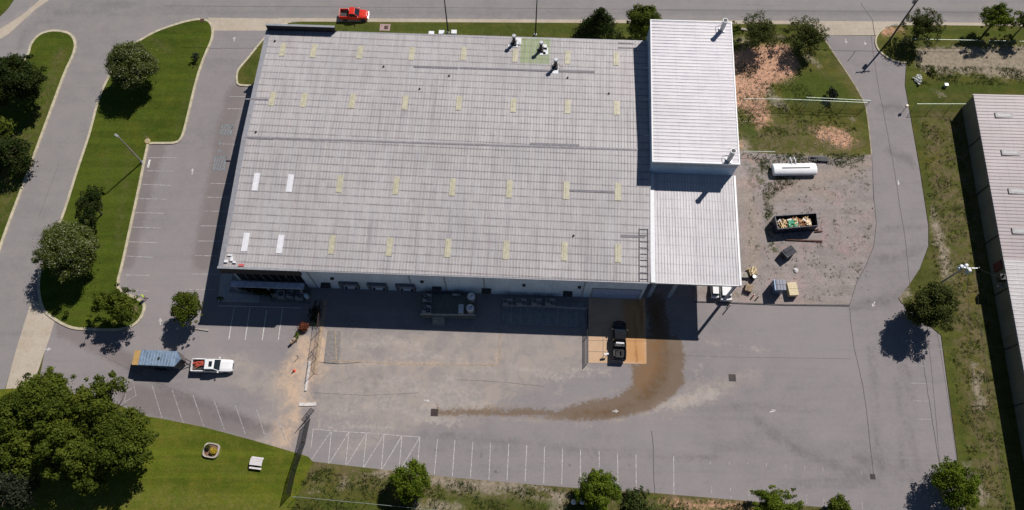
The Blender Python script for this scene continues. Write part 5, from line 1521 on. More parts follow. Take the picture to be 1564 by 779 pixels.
for i in range(150):
    s_ = rr.uniform(-hl_, hl_ * .82); q = rr.uniform(-.75, .6)
    kind = rr.choices(['lumber', 'plywood', 'brown', 'white'], [5, 3, 2.2, .5])[0]
    if .15 < s_ / hl_ < .5 and rr.random() < .6: kind = 'brown'
    if -.45 < s_ / hl_ < -.1 and rr.random() < .2: kind = 'white'
    p = ux_ * s_ + uy_ * q
    zz = .95 + rr.uniform(-.3, .45) - abs(s_) * .05
    if kind == 'plywood': d = (rr.uniform(.4, .9), rr.uniform(.3, .6), .03)
    elif kind == 'white': d = (rr.uniform(.3, .6), rr.uniform(.3, .5), .2)
    else: d = (rr.uniform(.7, 1.7), rr.uniform(.08, .22), .08)
    piles[kind].ob((p.x, p.y, zz), d, aang + rr.uniform(-1.4, 1.4), rr.uniform(-.35, .35), rr.uniform(-.3, .3))
for k, mbk in piles.items():
    mbk.build({'lumber': 'timber_offcuts', 'plywood': 'board_pieces', 'brown': 'brown_boards', 'white': 'white_sheeting'}[k], Mloc[k], db)
mb = MB(); mb.prism([(p * ux_.x * 1 + q * uy_.x, p * ux_.y + q * uy_.y) for p, q in ((-hl_, -.8), (hl_ + .2, -.8), (hl_ + .2, .8), (-hl_, .8))], -.1, .55); mb.build('dark_rubbish', M_bed, db)
gp = U(1211, 341, 1.9)
tp = thing('green_tarp', 'crumpled sea green plastic sheet on top of the timber in the navy skip', 'plastic sheet', (gp.x, gp.y, 1.72))
mb = MB()
vs = []; 
for i in range(6):
    for j in range(6):
        vs.append((-.75 + i * .3 + rr.uniform(-.06, .06), -.6 + j * .24 + rr.uniform(-.05, .05), rr.uniform(0, .28) + .25 * math.exp(-((i - 2.5) ** 2 + (j - 2.5) ** 2) / 5)))
mb.add(vs, [(i * 6 + j, (i + 1) * 6 + j, (i + 1) * 6 + j + 1, i * 6 + j + 1) for i in range(5) for j in range(5)])
tpm = mb.build('sheet', mat('sea_green_plastic', (.10, .38, .22), .45, 0, .1), tp)
sol = tpm.modifiers.new('t', 'SOLIDIFY'); sol.thickness = .02

skip('small dark wheeled skip turned at an angle beside the long navy skip', [(1194, 383), (1208.5, 374.5), (1217, 383.5), (1203, 393.5)], .13, 1.5, mat('dark_grey_steel', (.05, .055, .065), .5, .1, .12), 'small_skip', wall=.08)
P = [U(x, y, 1.55) for x, y in [(1195, 382), (1208, 374.5), (1216.5, 384), (1203.5, 392.5)]]
c = sum(P, Vector()) / 4
ld = thing('skip_lid', 'split dark plastic lid lying over the small angled skip', 'lid', (c.x, c.y, 1.645))
for f0, f1 in ((0, .48), (.52, 1)):
    q = [P[0].lerp(P[3], f0), P[1].lerp(P[2], f0), P[1].lerp(P[2], f1), P[0].lerp(P[3], f1)]
    mb = MB(); mb.prism([((p - c).x * .97, (p - c).y * .97) for p in q], 0, .05); mb.build('lid_panel', mat('grey_lid_plastic', (.03, .032, .04), .75, 0, .12), ld)
    
sb, inn, c = skip('blue front loading bin with dark plastic lids beside the pale crate', [(1182, 427), (1197.5, 427.5), (1199, 443.5), (1184.5, 443)], .13, 2.2, M_blue, 'refuse_bin', 'bin', wall=.08)
bl_ = thing('bin_lids', 'pair of ribbed grey lids closing the blue bin', 'lid', (c.x, c.y, 2.335))
for s_ in (-1, 1):
    mb = MB(); mb.box(-.55, .95, -.86 if s_ < 0 else .03, -.03 if s_ < 0 else .86, 0, .07)
    for k in range(3): mb.box(-.4 + k * .45, -.32 + k * .45, (-.8 if s_ < 0 else .08), (-.08 if s_ < 0 else .8), .07, .12)
    mb.build('lid_panel', mat('bin_lid_plastic', (.13, .15, .20), .4, 0, .1), bl_)
mb = MB(); mb.box(-.85, -.66, -.9, .9, -.02, .1); mb.build('front_lip', mat('light_blue_steel', (.22, .33, .50), .4), bl_)

P = [U(x, y, 1.25) for x, y in [(1202, 431.5), (1216, 430.5), (1220.5, 450.5), (1206.5, 451)]]
c = sum(P, Vector()) / 4
cr_ = thing('plywood_crate', 'pale plywood crate with a two panel lid right of the blue bin', 'crate', (c.x, c.y, .13))
mb = MB(); mb.prism([((p - c).x * .97, (p - c).y * .97) for p in P], .1, 1.08); mb.build('crate_side', M_lumber, cr_)
for f0, f1 in ((0, .485), (.505, 1)):
    q = [P[0].lerp(P[3], f0), P[1].lerp(P[2], f0), P[1].lerp(P[2], f1), P[0].lerp(P[3], f1)]
    mb = MB(); mb.prism([((p - c).x, (p - c).y) for p in q], 1.083, 1.13); mb.build('lid_board', M_ply, cr_)
for s_ in (-.5, .5):
    mb = MB(); mb.box(-.6, .6, s_ - .06, s_ + .06, 0, .1); mb.build('runner', M_lumber, cr_)

def pallet_stack(label, px, py, h, ang, sz, mat_, n=5, seed=0):
    c = U(px, py, h)
    t = thing('pallet_stack', label, 'pallets', (c.x, c.y, .13), ang)
    r2 = random.Random(seed)
    for k in range(n):
        mb = MB()
        z = k * h / n
        dx, dy, da = r2.uniform(-.08, .08), r2.uniform(-.08, .08), r2.uniform(-.12, .12)
        for j in (-1, 0, 1):
            mb.ob((dx + j * sz * .44, dy, z + .05), (.09, sz * .95, .10), da)
        for j in range(6):
            mb.ob((dx, dy - sz * .44 + j * sz * .176, z + .12), (sz, .11, .025), da)
        mb.build('pallet', mat_, t)
    return t
t = pallet_stack('stack of pale timber pallets with crossed boards on top, right of the canopy edge', 1149.5, 414, 1.0, .15, 1.25, M_lumber, 6, 1)
mb = MB(); mb.ob((-.05, .2, 1.10), (1.1, .2, .1), 1.1); mb.ob((.2, -.2, 1.12), (1.2, .16, .1), .7); mb.build('loose_board', M_ply, t)
cc_ = U(1151, 424, .5)
dr = thing('dark_drum', 'dark drum with a pale lid standing below the upper pallet stack', 'drum', (cc_.x, cc_.y, .13))
mb = MB(); mb.cyl(0, 0, 0, .9, .36, 14); mb.build('drum_body', M_dark, dr)
mb = MB(); mb.cyl(0, 0, .9, .93, .30, 14); mb.build('drum_lid', M_galv, dr)
pallet_stack('lower stack of weathered pallets near the corner column', 1144.5, 439, .9, -.35, 1.15, mat('weathered_pallet', (.36, .27, .18), .9, 0, .2, 5), 5, 2)
def lone(mb, name, material, label, cat, loc=(0, 0, 0), rz=0, group=None, bevel=0):
    o = mb.build(name, material, None, bevel)
    o.location = loc; o.rotation_euler.z = rz
    return tag(o, label, cat, group)
c = U(1137, 420, .3); 
sl_ = thing('concrete_block', 'flat pale concrete block peeking out beside the canopy roof edge', 'block', (c.x, c.y, .13), BANG)
mb = MB(); mb.box(-1.0, .5, -.55, .35, 0, .55); mb.build('block_body', M_conc, sl_, bevel=.03)
mb = MB(); mb.tube([(-.3, -.1, .55), (-.3, -.1, .68), (-.1, -.1, .68), (-.1, -.1, .55)], .025, 5); mb.build('lifting_loop', M_rust, sl_)
def beam(label, a, b, wd=.16, h=.2, m_=M_rust):
    A, B = U(*a, .14), U(*b, .14)
    mid = (A + B) / 2; L_ = (B - A).length
    mb = MB()
    mb.box(-L_ / 2, L_ / 2, -wd / 2, wd / 2, 0, .03); mb.box(-L_ / 2, L_ / 2, -wd / 2, wd / 2, h - .03, h); mb.box(-L_ / 2, L_ / 2, -.015, .015, .03, h - .03)
    return lone(mb, 'steel_beam', m_, label, 'beam', (mid.x, mid.y, .15), math.atan2(B.y - A.y, B.x - A.x), 'steel beams by the long skip')
beam('long rusty steel beam lying below the navy skip', (1200, 366.5), (1256, 368.8), .2)
beam('short rusty beam touching the navy skip end', (1236, 353), (1250, 350.8), .12)
beam('second short rusty beam nearer the drive', (1244, 354.5), (1256, 353.3), .18)
c = U(1250, 243, .2)
mt = thing('mat_pile', 'pile of black rubber mats right of the white tank', 'mats', (c.x, c.y, .14), -.08)
for k in range(5):
    mb = MB(); mb.ob((-.7 + k * .35, -.1 + .05 * (k % 2), .08 + .07 * k), (1.9, .8, .07), -.1 + .12 * (k % 3), .04); mb.build('mat', mat('black_mat', (.035, .034, .036), .7, 0, .2), mt)
mb = MB(); mb.ob((-.1, .25, .46), (2.2, .35, .05), .05, .05); mb.build('slat', M_dark, mt)
c = U(1251, 236.5, .4)
# bollards beside the corner column
def bollard(px, py, h, r, material, label, lean=0):
    c = U(px, py, .03)
    t = thing('bollard', label, 'bollard', (c.x, c.y, .03), 0, 'bollards near the canopy corner')
    mb = MB(); mb.cyl(0, 0, 0, h, r, 10); mb.build('post', material, t)
    mb = MB(); mb.dome(0, 0, h, r, r * .6, 10, 3); mb.build('cap', M_galv, t)
    return t
bollard(1112, 470, 1.6, .09, M_lumber, 'thin pale timber stake nearest the canopy column')
bollard(1115.5, 462, 1.3, .07, mat('yellow_paint', (.5, .38, .05), .5), 'thin yellow stake beside the pale one by the canopy column')
bollard(1149.5, 453, .9, .1, M_orange, 'short red bollard below the lower pallets')
bollard(1156.5, 455, .9, .1, mat('brown_post', (.25, .12, .07), .7), 'short brown bollard right of the red one')
for i, (x, y, l_) in enumerate([(1215, 413, 'crumpled white bag on the gravel above the pale crate'), (1402, 121, 'white tarp covered heap on the east verge grass')]):
    c = U(x, y, .2)
    rng_ = random.Random(i); mb = MB()
    n_ = 10
    if i == 0:
        mb.dome(0, 0, 0, .45, .3, 9, 3)
    else:
        for k in range(26):
            dx, dy = rng_.gauss(0, .25), rng_.gauss(0, .45)
            mb.ob((dx, dy, .1 + rng_.uniform(0, .35)), (rng_.uniform(.25, .7), rng_.uniform(.15, .4), rng_.uniform(.08, .3)), rng_.uniform(0, 3), rng_.uniform(-.6, .6), rng_.uniform(-.5, .5))
    mb.v = [(x_ + rng_.uniform(-.07, .07), y_ + rng_.uniform(-.07, .07), z_ + (rng_.uniform(-.05, .05) if z_ > .05 else 0)) for x_, y_, z_ in mb.v]
    lone(mb, 'white_bag' if i == 0 else 'covered_heap', mat('dusty_white_sheeting', (.5, .52, .48), .8) if i else mat('dull_white_bag', (.55, .52, .52), .7), l_, 'bag' if i == 0 else 'heap', (c.x, c.y, .135))

# ================================================================== AIR CONDITIONERS, DOCK PLATFORM, TANKS
def ac_unit(px, py, w, d, h, z0, label, fans=2, group=None, ang=BANG, m_=M_cabinet):
    c = U(px, py, z0 + h)
    t = thing('condenser_unit', label, 'air conditioner', (c.x, c.y, z0), ang, group)
    mb = MB(); mb.box(-w / 2, w / 2, -d / 2, d / 2, 0, h); mb.build('cabinet', m_, t, bevel=.02)
    for k in range(fans):
        fx = 0 if fans == 1 else (-.23 * w + k * .46 * w)
        fy = 0 if fans == 1 else (.14 * d - k * .28 * d)
        r_ = min(w, d) * (.30 if fans > 1 else .36)
        mb = MB(); mb.cyl(fx, fy, h + .002, h + .04, r_, 16); f_ = mb.build('fan', M_fan, t)
        mb = MB()
        for j in range(4):
            a = j * math.pi / 4
            mb.ob((fx, fy, h + .055), (2 * r_, .02, .015), a)
        mb.cyl(fx, fy, h + .04, h + .07, r_ * .22, 8)
        mb.build('fan_guard', M_galv, f_)
    mb = MB()
    for k in range(5): mb.box(-w / 2 + .05, w / 2 - .05, -d / 2 - .012, -d / 2 - .002, h * .2 + k * h * .14, h * .2 + k * h * .14 + .04)
    mb.build('louvre', M_dark, t)
    return t
GP = 'condensers in the row on the pad under the south wall'
for x, l_ in [(775.5, 'grey twin fan condenser at the left end of the row on the striped pad'), (796.5, 'grey twin fan condenser second from the left on the striped pad'), (819.5, 'grey twin fan condenser third from the left on the striped pad'), (840.5, 'grey twin fan condenser at the right end of the row on the striped pad')]:
    ac_unit(x, 461, 1.5, 1.1, 1.3, .15, l_, 2, GP)
# raised platform with two condensers, two domed tanks and a cabinet
ca, cb_, cc, cd = [U(x, y, 1.0) for x, y in [(643.5, 448), (727, 452), (726, 484), (643, 483)]]
c = (ca + cb_ + cc + cd) / 4
pf = thing('equipment_platform', 'raised concrete equipment platform with rails and steps under the south wall', 'platform', (c.x, c.y, .02))
mb = MB(); mb.prism([((p - c).x, (p - c).y) for p in (cd, cc, cb_, ca)], 0, .98); mb.build('deck', mat('green_grey_deck', (.13, .145, .12), .85, 0, .12), pf)
rl = MB()
for p, q in ((cd, cc),):
    p_, q_ = p - c, q - c
    for zz in (1.5, 1.98): rl.tube([(p_.x, p_.y + .08, zz), (q_.x, q_.y + .08, zz)], .045, 6)
    for k in range(8):
        s_ = p_.lerp(q_, k / 7); rl.tube([(s_.x, s_.y + .08, .98), (s_.x, s_.y + .08, 1.98)], .035, 6)
rl.build('guard_rail', M_galv, pf)
st = U(670, 488, .5) - c
for k in range(4):
    mb = MB(); mb.box(st.x - .95, st.x + .95, (cd - c).y - .32 * (k + 1), (cd - c).y - .32 * k, 0, .8 - .22 * k); mb.build('step', M_conc, pf)
ac_unit(652, 454.5, 1.35, 1.3, 1.1, 1.0, 'grey twin fan condenser at the wall end of the raised platform', 2)
ac_unit(651, 472, 1.35, 1.3, 1.1, 1.0, 'grey twin fan condenser at the outer end of the raised platform', 2)
for x, y, l_ in [(719.5, 451.5, 'domed silver tank nearest the wall on the raised platform'), (718, 469, 'domed silver tank at the outer side of the raised platform')]:
    c_ = U(x, y, 3.0)
    t = thing('domed_tank', l_, 'tank', (c_.x, c_.y, 1.0))
    mb = MB(); mb.cyl(0, 0, .15, 1.7, .62, 20); mb.build('shell', M_galv, t, smooth=False)
    mb = MB(); mb.dome(0, 0, 1.7, .62, .28, 20, 4); mb.build('dome', mat('dome_steel', (.62, .65, .70), .3, .5), t, smooth=True)
    mb = MB()
    for k in range(3):
        a = k * 2.1; mb.box(.5 * math.cos(a) - .05, .5 * math.cos(a) + .05, .5 * math.sin(a) - .05, .5 * math.sin(a) + .05, 0, .16)
    mb.build('foot', M_dark, t)
    mb = MB(); mb.tube([(0, 0, 1.9), (0, 0, 2.15), (.3, 0, 2.2)], .06, 6); mb.build('valve_pipe', M_dark, t)
c_ = U(704, 471, 2.2)
t = thing('electrical_cabinet', 'pale grey upright cabinet beside the outer domed tank', 'cabinet', (c_.x, c_.y, 1.0), BANG)
mb = MB(); mb.box(-.4, .4, -.7, .7, 0, 1.2); mb.build('cabinet', mat('pale_cabinet', (.52, .58, .62), .4), t, bevel=.02)
mb = MB(); mb.box(-.35, .35, -.72, -.703, .1, 1.1); mb.build('door', M_galv, t)
c_ = U(696, 449, 1.8)
t = thing('pump_skid', 'low pump skid with pipes against the wall on the raised platform', 'pump', (c_.x, c_.y, 1.0), BANG)
mb = MB(); mb.box(-.7, .7, -.25, .25, 0, .3); mb.build('base', mat('green_steel', (.10, .16, .14), .6), t)
mb = MB(); mb.tube([(-.5, 0, .5), (.3, 0, .5)], .2, 10); mb.build('motor', M_cabinet, t)
mb = MB(); mb.tube([(.3, 0, .5), (.7, 0, .5), (.7, 0, 1.1)], .07, 8); mb.build('pipe', M_galv, t)
# front group by the office
for x, y, w_2, d_2, l_, fn in [(419, 443, 1.0, 1.6, 'tall grey unit at the left of the front air conditioner group', 1), (429, 448.5, 1.1, 1.3, 'single fan unit second from left in the front air conditioner group', 1), (442, 448, 1.1, 1.2, 'twin fan unit third from left in the front air conditioner group', 2), (456, 450.5, 1.1, 1.2, 'twin fan unit beside the small white tank at the office front', 2)]:
    ac_unit(x, y, w_2, d_2, 1.2, .15, l_, fn, 'air conditioners at the office front')
c_ = U(467, 451, 1.3)
t = thing('small_tank', 'small pale upright tank right of the office front air conditioners', 'tank', (c_.x, c_.y, .15), 0)
mb = MB(); mb.cyl(0, 0, 0, 1.2, .33, 14); mb.build('shell', M_white, t)
mb = MB(); mb.dome(0, 0, 1.2, .33, .2, 14, 3); mb.build('dome', mat('pale_blue_cap', (.45, .62, .70), .4), t)
# walkway and pads
m_walk = mat('walkway_concrete', (.36, .36, .36), .85, 0, .08, 1.5)
wk = sheet('front_walkway', [(338, 418), (356, 419), (350, 447), (397, 452), (396, 462), (332, 461)], .14, m_walk, step=0, base=0)
pd = sheet('equipment_pad', [(413, 440), (475, 443), (473, 464), (413, 461)], .14, M_darkslab, step=0, base=0)
m_pad = mat('pad_concrete', (.21, .22, .23), .9, 0, .12, 1.5)
pd2 = sheet('striped_pad', [(767, 458), (894, 463), (894, 500.5), (766, 495.5)], .14, m_pad, step=0, base=0)
lines('pad_joints', [[(767 + 14.1 * k, 470), (766 + 14.2 * k, 496 + k * .5)] for k in range(1, 9)] , .07, mat('pad_joint_pale', (.34, .34, .33), .9), .145)
cs = sheet('curb_channel', [(494, 458), (500, 458), (484, 572), (478, 572)], .06, mat('tan_concrete', (.36, .27, .19), .9, 0, .15, 2), step=0, base=0)
gs = sheet('gate_slab', [(500, 505), (521, 506), (518, 556), (494, 556)], .03, mat('grey_slab', (.22, .20, .185), .9, 0, .12, 2), step=0)

# guard rails
def rail(name, label, cat, pts, h, z0, material, post=1.8, rails=(1.0, .5), r=.04, z_base=None, group=None):
    P = [U(x, y, z0) for x, y in pts]
    o0 = P[0].copy()
    t = thing(name, label, cat, o0, 0, group)
    mb = MB()
    for f in rails:
        mb.tube([p - o0 + Vector((0, 0, h * f)) for p in P], r, 6)
    mb.build('rail', material, t)
    k_ = 0
    for p, q in zip(P[:-1], P[1:]):
        n_ = max(1, int((q - p).length / post))
        for k in range(n_ + 1):
            s_ = p.lerp(q, k / n_) - o0
            mb = MB(); mb.tube([s_, s_ + Vector((0, 0, h))], r * .9, 6); mb.build('post', material, t)
    return t
rail('guard_rail', 'grey guard rail along the wall side of the striped pad', 'railing', [(768, 469), (830, 470.5), (895, 474)], 1.1, .14, M_galv, 2.6)
rail('guard_rail', 'dark guard rail down the left side of the loading slab', 'railing', [(897, 475), (896, 515), (896, 556)], 1.1, .03, M_pole, 2.2, (1.0, .7, .4), .06)

# chain link fences
def fence(label, pts, h, material, meshmat, z0=.1, post=3.0, pitch=.22, wire=.018, name='chain_link_fence', top=True, slats=False, group=None):
    P = [U(x, y, z0) for x, y in pts]
    o0 = P[0].copy()
    t = thing(name, label, 'fence', o0, 0, group)
    w_ = MB()
    for p, q in zip(P[:-1], P[1:]):
        L_ = (q - p).length; d = (q - p) / L_
        n_ = max(1, int(round(L_ / post)))
        for k in range(n_ + 1):
            s_ = p + d * (L_ * k / n_) - o0
            mb = MB(); mb.tube([s_, s_ + Vector((0, 0, h + .05))], .04, 6); mb.build('post', material, t)
        if slats:
            k = 0.0
            while k < L_:
                s_ = p + d * k - o0
                e = d * .045
                w_.add([s_ - e, s_ + e, s_ + e + Vector((0, 0, h)), s_ - e + Vector((0, 0, h))], [(0, 1, 2, 3)])
                k += pitch
        else:
            k = -h
            while k < L_:                # diagonals both ways
                for sg in (1, -1):
                    x0, x1 = k, k + h
                    z_0, z_1 = 0, h
                    if x0 < 0: z_0 = -x0; x0 = 0
                    if x1 > L_: z_1 = h - (x1 - L_); x1 = L_
                    if x1 > x0:
                        if sg < 0: z_0, z_1 = h - z_0, h - z_1
                        A = p + d * x0 - o0 + Vector((0, 0, z_0)); B = p + d * x1 - o0 + Vector((0, 0, z_1))
                        up_ = Vector((0, 0, wire))
                        w_.add([A - up_ / 2, B - up_ / 2, B + up_ / 2, A + up_ / 2], [(0, 1, 2, 3)])
                k += pitch
    w_.build('mesh_panel', meshmat, t)
    if top:
        mb = MB()
        mb.tube([p - o0 + Vector((0, 0, h)) for p in P], .032, 6)
        mb.build('top_rail', material, t)
    return t
M_greenfence = mat('galvanised_fence', (.36, .42, .37), .45, .4, .05)
fence('chain link fence from the tall block across the grass to the right hand drive', [(1131, 161), (1200, 162), (1316, 167)], 2.2, M_greenfence, M_greenfence, .1)
g_ = fence('galvanised sliding gate frame standing just behind the yard fence', [(1226, 158.5), (1322, 163.5)], 2.1, M_greenfence, M_greenfence, .12, 4.8, name='sliding_gate')
g_['category'] = 'gate'
fence('short fence stub on the right side of the drive ending at the olive building', [(1393, 168), (1474, 168)], 2.0, M_greenfence, M_greenfence, .11, 3.5)
fence('low wire fence at the top of the gravel yard', [(1134, 236), (1180, 237)], 1.2, M_greenfence, M_greenfence, .1, 2.5, .4)
fence('long rail fence at the upper right behind the sparse trees', [(1376, 66), (1480, 68), (1620, 71)], 1.3, M_greenfence, M_greenfence, .11, 3.2, .5)
fence('dark mesh fence crossing from the car park corner down over the lawn', [(474, 640), (466, 678), (452, 720), (444, 756)], 2.4, M_pole, M_pole, .05, 2.6, .13, .03, slats=True)
fence('pale topped wire fence along the bottom rough verge', [(452, 760), (560, 770), (640, 778), (760, 788), (900, 797)], 1.9, M_greenfence, mat('thin_grey_wire', (.2, .21, .2), .6), .05, 3.2, .5, .012)
fence('brown mesh fence from the warehouse wall down to the silty gap', [(494, 462), (489, 505), (480, 570)], 2.2, M_rust, mat('rusty_wire', (.11, .085, .065), .8), .05, 2.6, .20, .02)
fence('dark mesh gate leaf folded back at the head of the dark fence', [(480, 627), (466, 645)], 2.3, M_pole, M_pole, .05, 1.2, .14, .04, name='gate_leaf')

# ================================================================== POLES, CABLES
def power_pole():
    b = U(1356, 65, .1)
    t = thing('power_pole', 'tall leaning dark timber power pole with crossarm at the right hand driveway', 'power pole', b)
    top = Vector((.78, 1.24, 10.9))
    mb = MB(); mb.tube([(0, 0, -.1), top], [.20, .13], 10); mb.build('pole_shaft', M_wood, t)
    mb = MB(); mb.ob(tuple(top + Vector((0, 0, -.4))), (2.6, .14, .14), .12); mb.build('crossarm', M_wood, t)
    for k in (-1.2, -.4, .4, 1.2):
        mb = MB(); mb.cyl(top.x + k, top.y + k * .12, top.z - .33, top.z - .08, .06, 8); mb.build('insulator', M_cabinet, t)
    mb = MB(); mb.cyl(top.x - .1, top.y + .4, top.z - 1.9, top.z - .9, .26, 12); mb.build('transformer', M_cabinet, t)
    return b + top
ptop = power_pole()
def street_lamp(px, py, h, label, arm, m_=M_pole, head=True, g=.1, lean=(0, 0)):
    b = U(px, py, g)
    t = thing('street_lamp', label, 'street lamp', b, 0, 'lamp and utility posts')
    mb = MB(); mb.tube([(0, 0, 0), (lean[0], lean[1], h)], [.14, .09], 10); mb.build('pole_shaft', m_, t)
    mb = MB(); mb.cyl(0, 0, 0, .18, .28, 10); mb.build('base_plate', M_galv, t)
    if head:
        mb = MB(); mb.tube([(lean[0], lean[1], h - .05), (lean[0] + arm[0] * .7, lean[1] + arm[1] * .7, h + .12)], .05, 6); mb.build('arm', m_, t)
        mb = MB(); mb.ob((lean[0] + arm[0], lean[1] + arm[1], h + .12), (.75, .38, .16), math.atan2(arm[1], arm[0])); lh = mb.build('lamp_head', M_cabinet, t, bevel=.03)
        mb = MB(); mb.ob((lean[0] + arm[0], lean[1] + arm[1], h + .03), (.5, .28, .03), math.atan2(arm[1], arm[0])); mb.build('lens', M_lamp, lh)
    return t
street_lamp(684.5, 50, 9.3, 'dark street lamp with small head left of centre on the rear grass strip', (-.5, .3), lean=(0, .2))
street_lamp(817.8, 53, 9.8, 'plain dark street lamp behind the green stained roof sheets', (.2, .6))
b = U(217, 248, .13)
lt = street_lamp(217, 248, 8.6, 'pale slender car park lamp post on the right edge of the grass island', (-.35, .25), mat('pale_lamp_paint', (.42, .36, .34), .5, .2), g=.13)
c_ = U(225, 215, .3)
t = thing('kerb_marker', 'low tan utility cover at the notch of the grass island kerb', 'utility cover', (c_.x, c_.y, .13))
mb = MB(); mb.cyl(0, 0, 0, .12, .5, 12); mb.build('cover_ring', mat('tan_cover', (.42, .33, .13), .8), t)
mb = MB(); mb.cyl(0, 0, .12, .16, .28, 12); mb.build('lid', M_conc, t)
# transformer pole on the east verge
b = U(1438, 431, .11)
t = thing('transformer_pole', 'utility pole on the east verge carrying a cluster of pale transformers', 'power pole', b)
h = 6.6
mb = MB(); mb.tube([(0, 0, -.1), (.25, .1, h)], [.17, .12], 10); mb.build('pole_shaft', M_galv, t)
mb = MB(); mb.ob((.9, .05, h - .2), (3.0, .12, .12), -.02); mb.build('crossarm', M_galv, t)
for dx, dy in ((-.35, .3), (.45, .45), (.75, -.35)):
    mb = MB(); mb.cyl(.2 + dx, dy, h - 1.0, h - .05, .30, 14); tc_ = mb.build('transformer', mat('pale_blue_transformer', (.50, .62, .72), .35), t)
    mb = MB(); mb.dome(.2 + dx, dy, h - .05, .30, .14, 14, 3); mb.build('transformer_lid', M_white, tc_)
for k in (-.4, .3, 1.1, 2.2):
    mb = MB(); mb.cyl(.2 + k, .05, h - .12, h + .1, .05, 6); mb.build('insulator', M_white, t)
def cable(label, a, b, sag, r=.022, group='overhead cables'):
    a, b = Vector(a), Vector(b)
    mb = MB()
    mb.tube([a.lerp(b, k / 14) - a - Vector((0, 0, sag * 4 * (k / 14) * (1 - k / 14))) for k in range(15)], r, 5)
    return lone(mb, 'overhead_cable', M_dark, label, 'cable', a, 0, group)
tp2 = b + Vector((.5, .05, h + .1))
cable('overhead cable running down the east verge from the transformer pole', tp2, U(1520, 900, 6.5), 1.0)
cable('second overhead cable alongside the east verge fence line', tp2 + Vector((1.3, 0, 0)), U(1560, 900, 6.5), 1.2)
cable('overhead cable from the transformer pole to the olive building', tp2 + Vector((1.6, 0, 0)), U(1530, 424, 3.8), .3, .018)
cable('long overhead cable above the far side of the street', U(300, -20, 9), U(1640, -12, 9), .9, .03)

# small street furniture
for x, y, m_, l_ in [(659, 51, M_conc, 'low pale utility box leftmost of three on the rear grass strip'), (674.5, 49.5, mat('green_box', (.45, .50, .46), .5), 'pale topped utility box left of the street lamp base'), (693.5, 49, mat('green_box2', (.22, .32, .26), .5), 'greenish utility box right of the street lamp base')]:
    c_ = U(x, y, .8)
    t = thing('utility_box', l_, 'utility box', (c_.x, c_.y, .1), BANG, 'utility boxes on the rear grass strip')
    mb = MB(); mb.box(-.45, .45, -.35, .35, 0, .8); mb.build('cabinet', m_, t, bevel=.03)
    mb = MB(); mb.box(-.5, .5, -.4, .4, .803, .86); mb.build('lid', M_white, t)
c_ = U(588, 42, .1)
t = thing('paver_pad', 'reddish paver pad with a cover set in the rear grass strip', 'paver pad', (c_.x, c_.y, .1), BANG)
mb = MB(); mb.box(-.95, .95, -.75, .75, 0, .05); mb.build('pavers', mat('pinkish_pavers', (.34, .24, .23), .85, 0, .25, 5), t)
mb = MB(); mb.box(-.1, .6, -.35, .35, .05, .12); mb.build('cover', M_rust, t)
c_ = U(1137, 45, .12)
t = thing('stone_slab', 'small pale slab on the grass behind the tall block corner', 'slab', (c_.x, c_.y, .1), -.2)
mb = MB(); mb.box(-.65, .65, -.22, .22, 0, .14); mb.build('slab_top', mat('cream_slab', (.60, .50, .33), .8), t, bevel=.02)
mb = MB(); mb.box(-.55, .55, -.16, .16, .14, .17); mb.build('slab_inset', M_conc, t)
c_ = U(1444, 131, .3)
t = thing('utility_pedestal', 'small pale pedestal box on the east verge below the gravelly patch', 'pedestal', (c_.x, c_.y, .11))
mb = MB(); mb.box(-.28, .28, -.22, .22, 0, .6); mb.build('cabinet', mat('grey_green_box', (.45, .50, .42), .5), t, bevel=.03)
mb = MB(); mb.box(-.32, .32, -.26, .26, .603, .66); mb.build('lid', M_white, t)
c_ = U(1383, 165, .8)
t = thing('keypad_post', 'small white topped post with bracket on the right edge of the drive', 'post', (c_.x, c_.y, .05), .3)
mb = MB(); mb.tube([(0, 0, 0), (0, 0, 1.2), (-.35, -.25, 1.35)], .05, 6); mb.build('post', M_dark, t)
mb = MB(); mb.ob((0, .05, 1.35), (.45, .4, .4), 0); mb.build('keypad_head', mat('cream_paint', (.6, .52, .4), .5), t, bevel=.03)
for x, y, l_ in [(663.5, 630, 'square storm drain grate at the left end of the brown stain'), (1118.5, 577, 'square storm drain grate in the open asphalt right of the brown stain'), (308.5, 31, 'storm drain inlet in the kerb at the top of the grass island'), (1333, 728, 'small drain cover at the end of the long crack near the lower right')]:
    z = .16 if y < 40 else .035
    c_ = U(x, y, z)
    s_ = .55 if y > 40 and y < 700 else .38
    t = thing('drain_grate', l_, 'drain grate', (c_.x, c_.y, z), BANG, 'drain grates')
    mb = MB(); mb.box(-s_, s_, -s_, s_, 0, .012); mb.build('frame', M_rust if y < 40 else M_dark, t)
    mb = MB()
    for k in range(7): mb.box(-s_ * .86, s_ * .86, -s_ * .85 + k * s_ * .27, -s_ * .78 + k * s_ * .27, .012, .03)
    mb.build('bars', M_rust, t)
